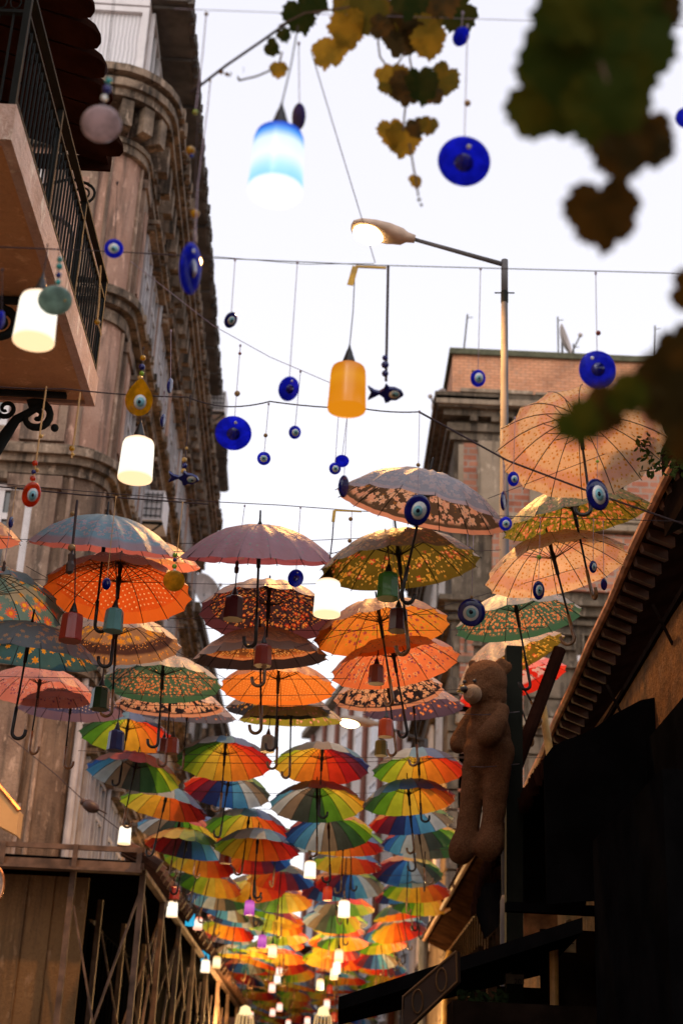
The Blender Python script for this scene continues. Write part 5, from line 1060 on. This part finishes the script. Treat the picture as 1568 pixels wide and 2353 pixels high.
A_(320, 915, 69, 82, 6.6, 'yellow', 'front', 'yellow teardrop glass eye above the white lantern', (330, 800), [(329, 822, 7, 'y'), (326, 843, 8, 'b'), (326, 858, 6, 'g'), (322, 868, 6, 'gold')], shape='drop', cordm='cord')
A_(422, 1099, 70, 46, 7.1, 'navy', 'front', 'dark blue glass fish in front of the left building', (438, 910), [(424, 1056, 6, 'gold'), (424, 1070, 7, 'b'), (422, 1082, 6, 'gold'), (429, 1030, 4, 'gold')], shape='fish', cordm='cord', cr_=.004)
A_(375, 966, 11, 32, 7.0, 'navy', 'side', 'thin sideways blue disc right of the yellow teardrop, lower one', (378, 900)); A_(391, 886, 13, 36, 7.0, 'navy', 'side', 'thin sideways blue disc right of the yellow teardrop, upper one', (393, 760))
A_(1082, 1407, 64, 64, 8.5, 'navy', 'front', 'round front facing eye left of the right green umbrella', (1088, 1190), [(1083, 1268, 5, 'gold'), (1083, 1372, 4, 'wood')])
A_(1236, 1356, 27, 44, 8.5, 'navy', 'front', 'narrow eye before the smaller cream marigold umbrella', (1240, 1190), [(1237, 1280, 6, 'g')]); A_(1361, 1302, 17, 29, 8.5, 'navy', 'front', 'small dark eye at the right half of the smaller cream umbrella', (1362, 1195)); A_(1386, 1342, 14, 28, 8.6, 'navy', 'side', 'small dark disc against the shadowed eave on the right', (1384, 1198))
A_(1073, 1268, 25, 25, 8.5, 'blue', 'front', 'small eye at the right tip of the olive lily umbrella', (1073, 1190)); A_(903, 1360, 24, 25, 8.4, 'blue', 'front', 'small eye in front of the bright green lantern', (903, 1180))
A_(679, 1328, 36, 41, 8.5, 'blue', 'back', 'cobalt disc left of the bright cream lantern', (690, 1166), lean=8); A_(245, 1341, 20, 28, 8.3, 'navy', 'side', 'small dark blue oval before the orange polka dot umbrella', (267, 1142), cordm='tan')
A_(400, 1334, 50, 49, 8.4, 'yellow', 'plain', 'yellow disc with green beads right of the orange polka dot umbrella', (420, 1155), [(402, 1275, 6, 'g'), (402, 1286, 5, 'b'), (401, 1301, 6, 'g'), (401, 1310, 4, 'w')], cordm='tan', cr_=.003)
A_(163, 1292, 30, 60, 8.4, 'brown', 'x', 'dark carved wooden charm over the sky blue umbrella', (178, 1150), [(165, 1258, 9, 'wood'), (167, 1180, 6, 'wood')], shape='charm', cordm='cord', cr_=.009)
A_(544, 1302, 14, 34, 8.4, 'brown', 'x', 'small dark carved charm over the dark flowered umbrella', (562, 1162), shape='charm'); A_(26, 1200, 10, 28, 8.4, 'navy', 'side', 'tiny dark disc near the left edge above the daisy umbrella', (37, 1122), cordm='tan'); A_(10, 1300, 10, 28, 8.4, 'brown', 'x', 'tiny dark charm at the left edge', (24, 1215), shape='charm')
A_(2, 735, 16, 44, 4.6, 'blue', 'side', 'blue disc cut by the left picture edge', (6, 620), cordm='cord')
def bead_string(pts, y, beads, label, mat='tan', r=.003):
    t_ = thing('bead_string', label, 'bead string', P(pts[-1][0], pts[-1][1], y), 'bead strings without amulets'); m = MB(); m.tube([P(u, v, y) for u, v in pts], r, 6); m.build('string', M[mat], t_)
    for (u, v, rr, k) in beads: b = P(u, v, y); m = MB(); m.ball(b, rr*depth(b)/FP, 10, 7); m.build('bead', BD[k], t_, True)
bead_string([(185, 902), (176, 970), (165, 1052)], 7.1, [(166, 1030, 7, 'y'), (168, 1044, 4, 'gold')], 'tan string with one yellow bead below the balcony', r=.005)
bead_string([(232, 610), (228, 700), (224, 738), (234, 770)], 6.0, [(224, 740, 7, 'y')], 'frayed string with a yellow knot beside the balcony railing', r=.003)
bead_string([(808, 1172), (804, 1270)], 8.5, [(805, 1192, 5, 'wood'), (803, 1242, 5, 'wood')], 'thin string with two pale beads left of the white blossom umbrella', 'palecord', .002)
bead_string([(484, 176), (478, 240), (455, 420), (448, 560)], 4.25, [(483, 186, 3, 'wood')], 'long slack string hanging from the knotted cable', 'palecord', .0022)
bead_string([(474, 28), (466, 120), (450, 250)], 4.05, [(474, 32, 5, 'wood'), (449, 258, 4, 'wood')], 'string dropping from the top wire beside the left building', 'palecord', .0022)
m = MB(); a = P(816, 612, 5.68); m.bar(a, a+Vector((-.02, 0, -.10)), .028, .004, (0, 1, 0)); m.bar(a, a+Vector((.14, 0, .0)), .01, .008, (0, 1, 0)); tag(m.build('adhesive_tape', simple('yellow_tape', (.62, .36, .02), .4)), 'yellow tape flag on the wire above the amber lantern', 'tape')
m = MB(); a = P(768, 1172, 8.48); m.bar(a, a+Vector((-.005, 0, -.08)), .02, .004, (0, 1, 0)); m.bar(a, a+Vector((.17, 0, -.0)), .009, .008, (0, 1, 0)); tag(m.build('adhesive_tape', simple('dull_yellow_tape', (.5, .32, .04), .4)), 'dull yellow tape on the wire above the cream lantern', 'tape')
# perched bird
c = P(209, 1852, 16.8); bd = thing('pigeon', 'small brown bird perched on a wire before the white pipes', 'bird', c); m = MB(); mm3 = Matrix.Rotation(R(25), 3, 'Y'); m.ball(c, (.11, .07, .07), 12, 8, mm3); m.ball(c+Vector((-.09, 0, .045)), .042, 10, 6); m.prism([(0, -.03), (.14, -.045), (.14, .0), (0, .03)], c+Vector((.07, 0, -.03)), (.9, 0, -.4), (0, 1, 0), (0, 0, .012)); m.build('body', GM['brown'], bd, True)
wire([(20, 1690, 16.8), (130, 1780, 16.8), (213, 1858, 16.8), (300, 1925, 16.8)], .006, 'slanting wire with the perched bird at the left', 'cord')

# ------------------------------------------------------------------ vine leaves
def leaf_mat(name, c1, c2):
    t = NT(name); o = t.obj(); n = t.noise(o, 14, 4, .6); c = t.mix(t.step(n, .42, .62), c1, c2); p_ = t.bsdf(c, .8, 0, n, .3, .004, .08); tr = t.n('ShaderNodeBsdfTranslucent'); t.l(c, tr.inputs[0]); m = t.n('ShaderNodeMixShader'); t.l(.45, m.inputs[0]); t.l(p_, m.inputs[1]); t.l(tr.outputs[0], m.inputs[2]); return t.done(m.outputs[0])
LF = {'dg': leaf_mat('deep_green_vine_leaf', (.026, .040, .004), (.052, .052, .004)), 'db': leaf_mat('deep_brown_vine_leaf', (.030, .020, .004), (.062, .030, .004)), 'g': leaf_mat('dark_green_vine_leaf', (.025, .04, .008), (.05, .05, .010)), 'o': leaf_mat('olive_vine_leaf', (.13, .11, .018), (.22, .14, .018)), 'y': leaf_mat('yellowing_vine_leaf', (.42, .25, .025), (.26, .17, .02)), 'b': leaf_mat('browning_vine_leaf', (.06, .045, .018), (.13, .065, .016))}
def vine_leaf(m, c, size, rot, tilt=(0, 0), seed=0):
    rd = random.Random(seed); lob = [(-90, .50), (-76, .72), (-52, .88), (-30, .90), (-8, 1.0), (10, .90), (26, .84), (44, .96), (56, .98), (72, .90), (90, 1.14), (108, .90), (124, .98), (136, .96), (154, .84), (170, .90), (188, 1.0), (210, .90), (232, .88), (256, .72)]
    pts = []
    for i, (a, r_) in enumerate(lob):
        a2, r2 = lob[(i+1) % len(lob)]; a2 += 360 if a2 < a else 0
        for k in range(3):
            q = k/3; aa = R(a+(a2-a)*q); rr = (r_+(r2-r_)*q)*(1+(.06 if k == 1 else -.03)+rd.uniform(-.05, .05)); pts.append((rr*cos(aa), -rr*sin(aa)))
    rot_ = Matrix.Rotation(R(tilt[0]), 3, 'X') @ Matrix.Rotation(R(tilt[1]), 3, 'Z') @ Matrix.Rotation(R(-rot), 3, 'Y')
    def at(x, y, f): z = .10*f*(x*x+y*y)+.06*f*sin(5*x+seed); return c+rot_ @ Vector((x*f*size/2, z*size*.6, y*f*size/2))
    vs = [at(0, 0, 0)]; n = len(pts)
    for f in (.5, 1): vs += [at(x, y, f) for x, y in pts]
    fs = [(0, 1+i, 1+(i+1) % n) for i in range(n)]+[(1+i, 1+n+i, 1+n+(i+1) % n, 1+(i+1) % n) for i in range(n)]
    m.add(vs, fs)
def vine(name, label, leaves, y, stems, seed):
    t_ = thing(name, label, 'vine', P(leaves[0][0], leaves[0][1]-60, y)); rd = random.Random(seed)
    for i, (u, v, s, rot, k) in enumerate(leaves):
        yy = y+rd.uniform(-.12, .12); c = P(u, v, yy); m = MB(); tq = 1 if y > 3 else .45; vine_leaf(m, c, s*depth(c)/FP, rot, (30+rd.uniform(-22, 20)*tq, rd.uniform(-35, 35)*tq), i+seed); m.build('leaf', LF[k], t_, True)
    m = MB()
    for st in stems: m.tube([P(u, v, y) for u, v in st], .0035, 5)
    m.build('stem', simple('vine_stem_'+name, (.09, .05, .03), .8), t_)
vine('grape_vine', 'backlit grape vine with yellowing leaves hanging at the top centre', [(690, 30, 92, 20, 'g'), (720, -10, 90, 60, 'g'), (652, 78, 40, 30, 'g'), (622, 108, 46, 60, 'g'), (640, 157, 46, 0, 'y'), (756, 112, 96, -10, 'y'), (800, 60, 100, 15, 'y'), (845, 20, 110, -10, 'o'), (800, -5, 110, 30, 'o'), (900, 25, 120, 10, 'b'), (925, 75, 110, -20, 'b'), (965, 55, 120, 15, 'o'), (985, 90, 90, 10, 'y'), (1050, 22, 110, -60, 'g'), (1010, -10, 110, 30, 'b'), (940, -20, 120, 0, 'g'), (870, 60, 60, 90, 'b'),
  (905, 185, 84, 40, 'o'), (935, 195, 92, -5, 'b'), (965, 190, 96, 10, 'g'), (1020, 178, 86, -30, 'o'), (990, 208, 70, -60, 'b'), (880, 165, 50, 20, 'y'), (900, 300, 78, 15, 'y'), (925, 318, 88, -5, 'y'), (955, 290, 54, 20, 'b'), (986, 286, 50, -10, 'o'), (954, 414, 38, 10, 'y'), (962, 458, 10, 0, 'b'), (967, 470, 9, 30, 'b')],
  4.0, [[(640, 60), (700, 30), (780, 20), (900, 0), (1000, -20)], [(870, 60), (868, 100), (872, 130), (900, 170)], [(940, 130), (948, 180), (930, 250), (925, 300)], [(940, 330), (950, 390), (955, 415), (960, 450)], [(648, 120), (640, 150)], [(548, 185), (590, 175), (625, 160)], [(930, 120), (905, 160)]], 5)
m = MB()
for i, (u, v) in enumerate(((508, 165), (521, 170), (548, 180), (560, 160), (530, 172))): c = P(u, v, 4.1); vine_leaf(m, c, .02, i*50, (0, i*30), i)
tag(m.build('dried_tendril', LF['b']), 'tiny dried leaves dangling near the knotted cable', 'tendril')
vine('grape_vine', 'huge blurred dark vine leaves close to the camera, upper right', [(1330, 110, 300, 20, 'dg'), (1250, 215, 230, 75, 'dg'), (1340, 40, 240, 10, 'dg'), (1430, 110, 260, -10, 'dg'), (1480, 40, 170, -60, 'dg'), (1390, 240, 220, 0, 'dg'), (1425, 320, 180, 10, 'db'), (1480, 300, 160, -20, 'db'), (1430, 350, 130, 5, 'db'), (1500, 10, 150, -40, 'db'), (1300, 20, 170, 40, 'dg'), (1500, 330, 120, -30, 'db'), (1383, 478, 190, 8, 'db')], 1.85, [[(1330, -40), (1370, 120), (1430, 300), (1415, 400)]], 9)
vine('grape_vine', 'blurred dark leaf overlapping the largest cream umbrella', [(1325, 965, 120, 50, 'dg'), (1375, 940, 130, 60, 'db'), (1435, 905, 110, 70, 'dg'), (1540, 860, 170, 10, 'db'), (1560, 790, 120, 30, 'db'), (1548, 920, 170, 40, 'db'), (1500, 890, 130, 50, 'db'), (1575, 1010, 120, 20, 'db')], 2.0, [[(1600, 820), (1500, 880), (1400, 930)]], 3)
vine('grape_vine', 'single thin blurred leaf at the right picture edge', [(1580, 664, 110, 85, 'db')], 1.9, [[(1640, 655), (1590, 662)]], 2)
# shrub growing on the eave
rd = random.Random(21); cl = thing('climbing_shrub', 'small leaved green shrub growing on the tiled eave at the right edge', 'shrub', P(1560, 1080, 8.4)); m = MB(); st = MB()
for b in range(16):
    a = Vector(P(1590+rd.uniform(-30, 20), 1040+rd.uniform(-70, 60), 8.3)); e = P(1430+rd.uniform(0, 120), 955+rd.uniform(0, 150), 8.0+rd.uniform(-.3, .3)); md = a.lerp(e, .5)+Vector((0, 0, .05)); st.tube([a, md, e], [.006, .004, .002], 4)
    for k in range(34):
        q = rd.random()**.7; c = (a.lerp(md, q*2) if q < .5 else md.lerp(e, q*2-1))+Vector((rd.gauss(0, .035), rd.gauss(0, .04), rd.gauss(0, .035))); s = rd.uniform(.014, .028); q3 = Matrix.Rotation(rd.uniform(0, 6.3), 3, 'Y') @ Matrix.Rotation(rd.uniform(-1, 1), 3, 'X')
        m.add([c+q3 @ Vector(p_) for p_ in ((-s, 0, 0), (-s*.3, .2*s, s*.45), (s*.5, .15*s, s*.42), (s*1.1, 0, 0), (s*.5, .15*s, -s*.42), (-s*.3, .2*s, -s*.45))], [(0, 1, 2, 3, 4, 5)])
m.build('foliage', leaf_mat('shrub_leaf', (.03, .06, .012), (.07, .09, .02)), cl); st.build('stem', M['darkwood'], cl)
rd = random.Random(4); m = MB()
for i in range(420):
    c = P(rd.uniform(1050, 1165), rd.uniform(2275, 2380), 11.6+rd.uniform(-.3, .3)); s = .03; q3 = Matrix.Rotation(rd.uniform(0, 6.3), 3, 'Y') @ Matrix.Rotation(rd.uniform(-1, 1), 3, 'Z')
    m.add([c+q3 @ Vector(p_) for p_ in ((-s, 0, 0), (0, 0, s*.4), (s, 0, 0), (0, 0, -s*.4))], [(0, 1, 2, 3)])
pt_ = thing('potted_plant', 'dark leafy plant in the shade under the flat black awning', 'plant', P(1110, 2380, 11.6)); m.build('foliage', leaf_mat('shade_leaf', (.02, .04, .015), (.03, .05, .02)), pt_)
m = MB(); c = P(1110, 2385, 11.6); m.tube([c, c+Vector((0, 0, .35))], .02, 5); m.lathe([(.13, -.4), (.18, -.02), (.19, 0)], Matrix.Translation(c), 12); m.build('pot', M['tile'], pt_)

# ------------------------------------------------------------------ giant teddy bear
BY = 12.15; sc_ = depth(P(1115, 1750, BY))/FP
def bp(u, v, dy=0): return P(u, v, BY+dy)
t = NT('brown_plush'); o = t.obj(); n = t.noise(o, 90, 5, .7); n2 = t.noise(o, 9, 3); c = t.mix(t.step(n, .3, .7), (.085, .038, .018), (.18, .085, .041)); c = t.mix(t.math('MULTIPLY', t.step(n2, .35, .7), .3), c, (.05, .02, .010))
M['plush'] = t.done(t.bsdf(c, 1.0, 0, t.math('ADD', n, t.math('MULTIPLY', t.noise(o, 30, 3), .8)), 1.0, .02, .05))
bear = thing('teddy_bear', 'giant brown teddy bear tied to the dark steel post, facing left', 'teddy bear', bp(1090, 1985))
m = MB()
def el(u, v, ru, rv, dy=0, rd_=None, rot=0):
    c = bp(u, v, dy); M3 = Matrix.Rotation(R(rot), 3, 'Y'); m.ball(c, (ru*sc_, (rd_ or ru)*sc_, rv*sc_*1.06), 20, 14, M3)
def limb(pts):
    pp = [(bp(u, v, dy), r*sc_) for u, v, dy, r in pts]
    for (a, ra), (b, rb) in zip(pp[:-1], pp[1:]):
        for i in range(7): q = i/6; m.ball(a.lerp(b, q), ra+(rb-ra)*q, 14, 9)
el(1114, 1568, 52, 52, 0, 50); el(1104, 1590, 40, 34, -.05, 40); el(1120, 1600, 44, 38, 0, 42)
el(1160, 1533, 15, 17, .02, 9, 20); el(1150, 1522, 14, 12, .03, 9); el(1084, 1526, 11, 12, .16, 8)
el(1121, 1648, 43, 50, 0, 40); el(1122, 1690, 52, 60, 0, 46); el(1123, 1728, 59, 54, 0, 52); el(1118, 1752, 54, 38, 0, 48)
limb([(1152, 1632, -.13, 18), (1142, 1660, -.20, 24), (1126, 1686, -.26, 27), (1117, 1693, -.27, 25)])
limb([(1084, 1640, .1, 17), (1068, 1672, .12, 20), (1054, 1702, .12, 22), (1051, 1712, .1, 20)])
limb([(1142, 1752, -.06, 34), (1138, 1810, -.08, 30), (1134, 1860, -.08, 27), (1130, 1900, -.08, 26), (1126, 1935, -.09, 33), (1120, 1946, -.12, 32)])
limb([(1092, 1762, .04, 32), (1084, 1820, .05, 28), (1078, 1870, .05, 26), (1072, 1912, .04, 27), (1062, 1948, .0, 32), (1058, 1956, -.04, 30)])
body = m.build('body', M['plush'], bear, True)
mo = body.modifiers.new('union', 'REMESH'); mo.mode = 'VOXEL'; mo.voxel_size = .016; mo.use_smooth_shade = True
mo = body.modifiers.new('soft', 'SMOOTH'); mo.factor = .5; mo.iterations = 6
tx = bpy.data.textures.new('fur', 'CLOUDS'); tx.noise_scale = .018; mo = body.modifiers.new('fur', 'DISPLACE'); mo.texture = tx; mo.strength = .011; mo.mid_level = .5
tx2 = bpy.data.textures.new('lumps', 'CLOUDS'); tx2.noise_scale = .12; mo = body.modifiers.new('lumps', 'DISPLACE'); mo.texture = tx2; mo.strength = .016; mo.mid_level = .5
m = MB(); el(1084, 1594, 22, 21, -.2, 26); m.build('muzzle', simple('pale_plush', (.27, .17, .10), 1, 0, .12, 60, 1), bear, True)
m = MB(); el(1065, 1583, 9, 8, -.26, 11); m.build('nose', M['blackpl'], bear, True)
for u, v, dy in ((1089, 1564, -.19), (1066, 1566, -.10)): m = MB(); el(u, v, 4.6, 4.6, dy, 4); m.build('eye', M['blackpl'], bear, True)
m = MB(); m.tube([bp(1070, 1602, -.305), bp(1078, 1602, -.325), bp(1084, 1597, -.325), bp(1086, 1589, -.315)], .004, 5); m.build('stitched_mouth', M['rust'], bear)
m = MB()
for v in (1640, 1760): m.tube([bp(1062, v, .02), bp(1110, v+2, -.24), bp(1178, v-4, -.1), bp(1196, v-6, .4)], .004, 5)
tag(m.build('binding_rope', M['cord']), 'thin dark ropes tying the teddy bear to the post', 'rope')
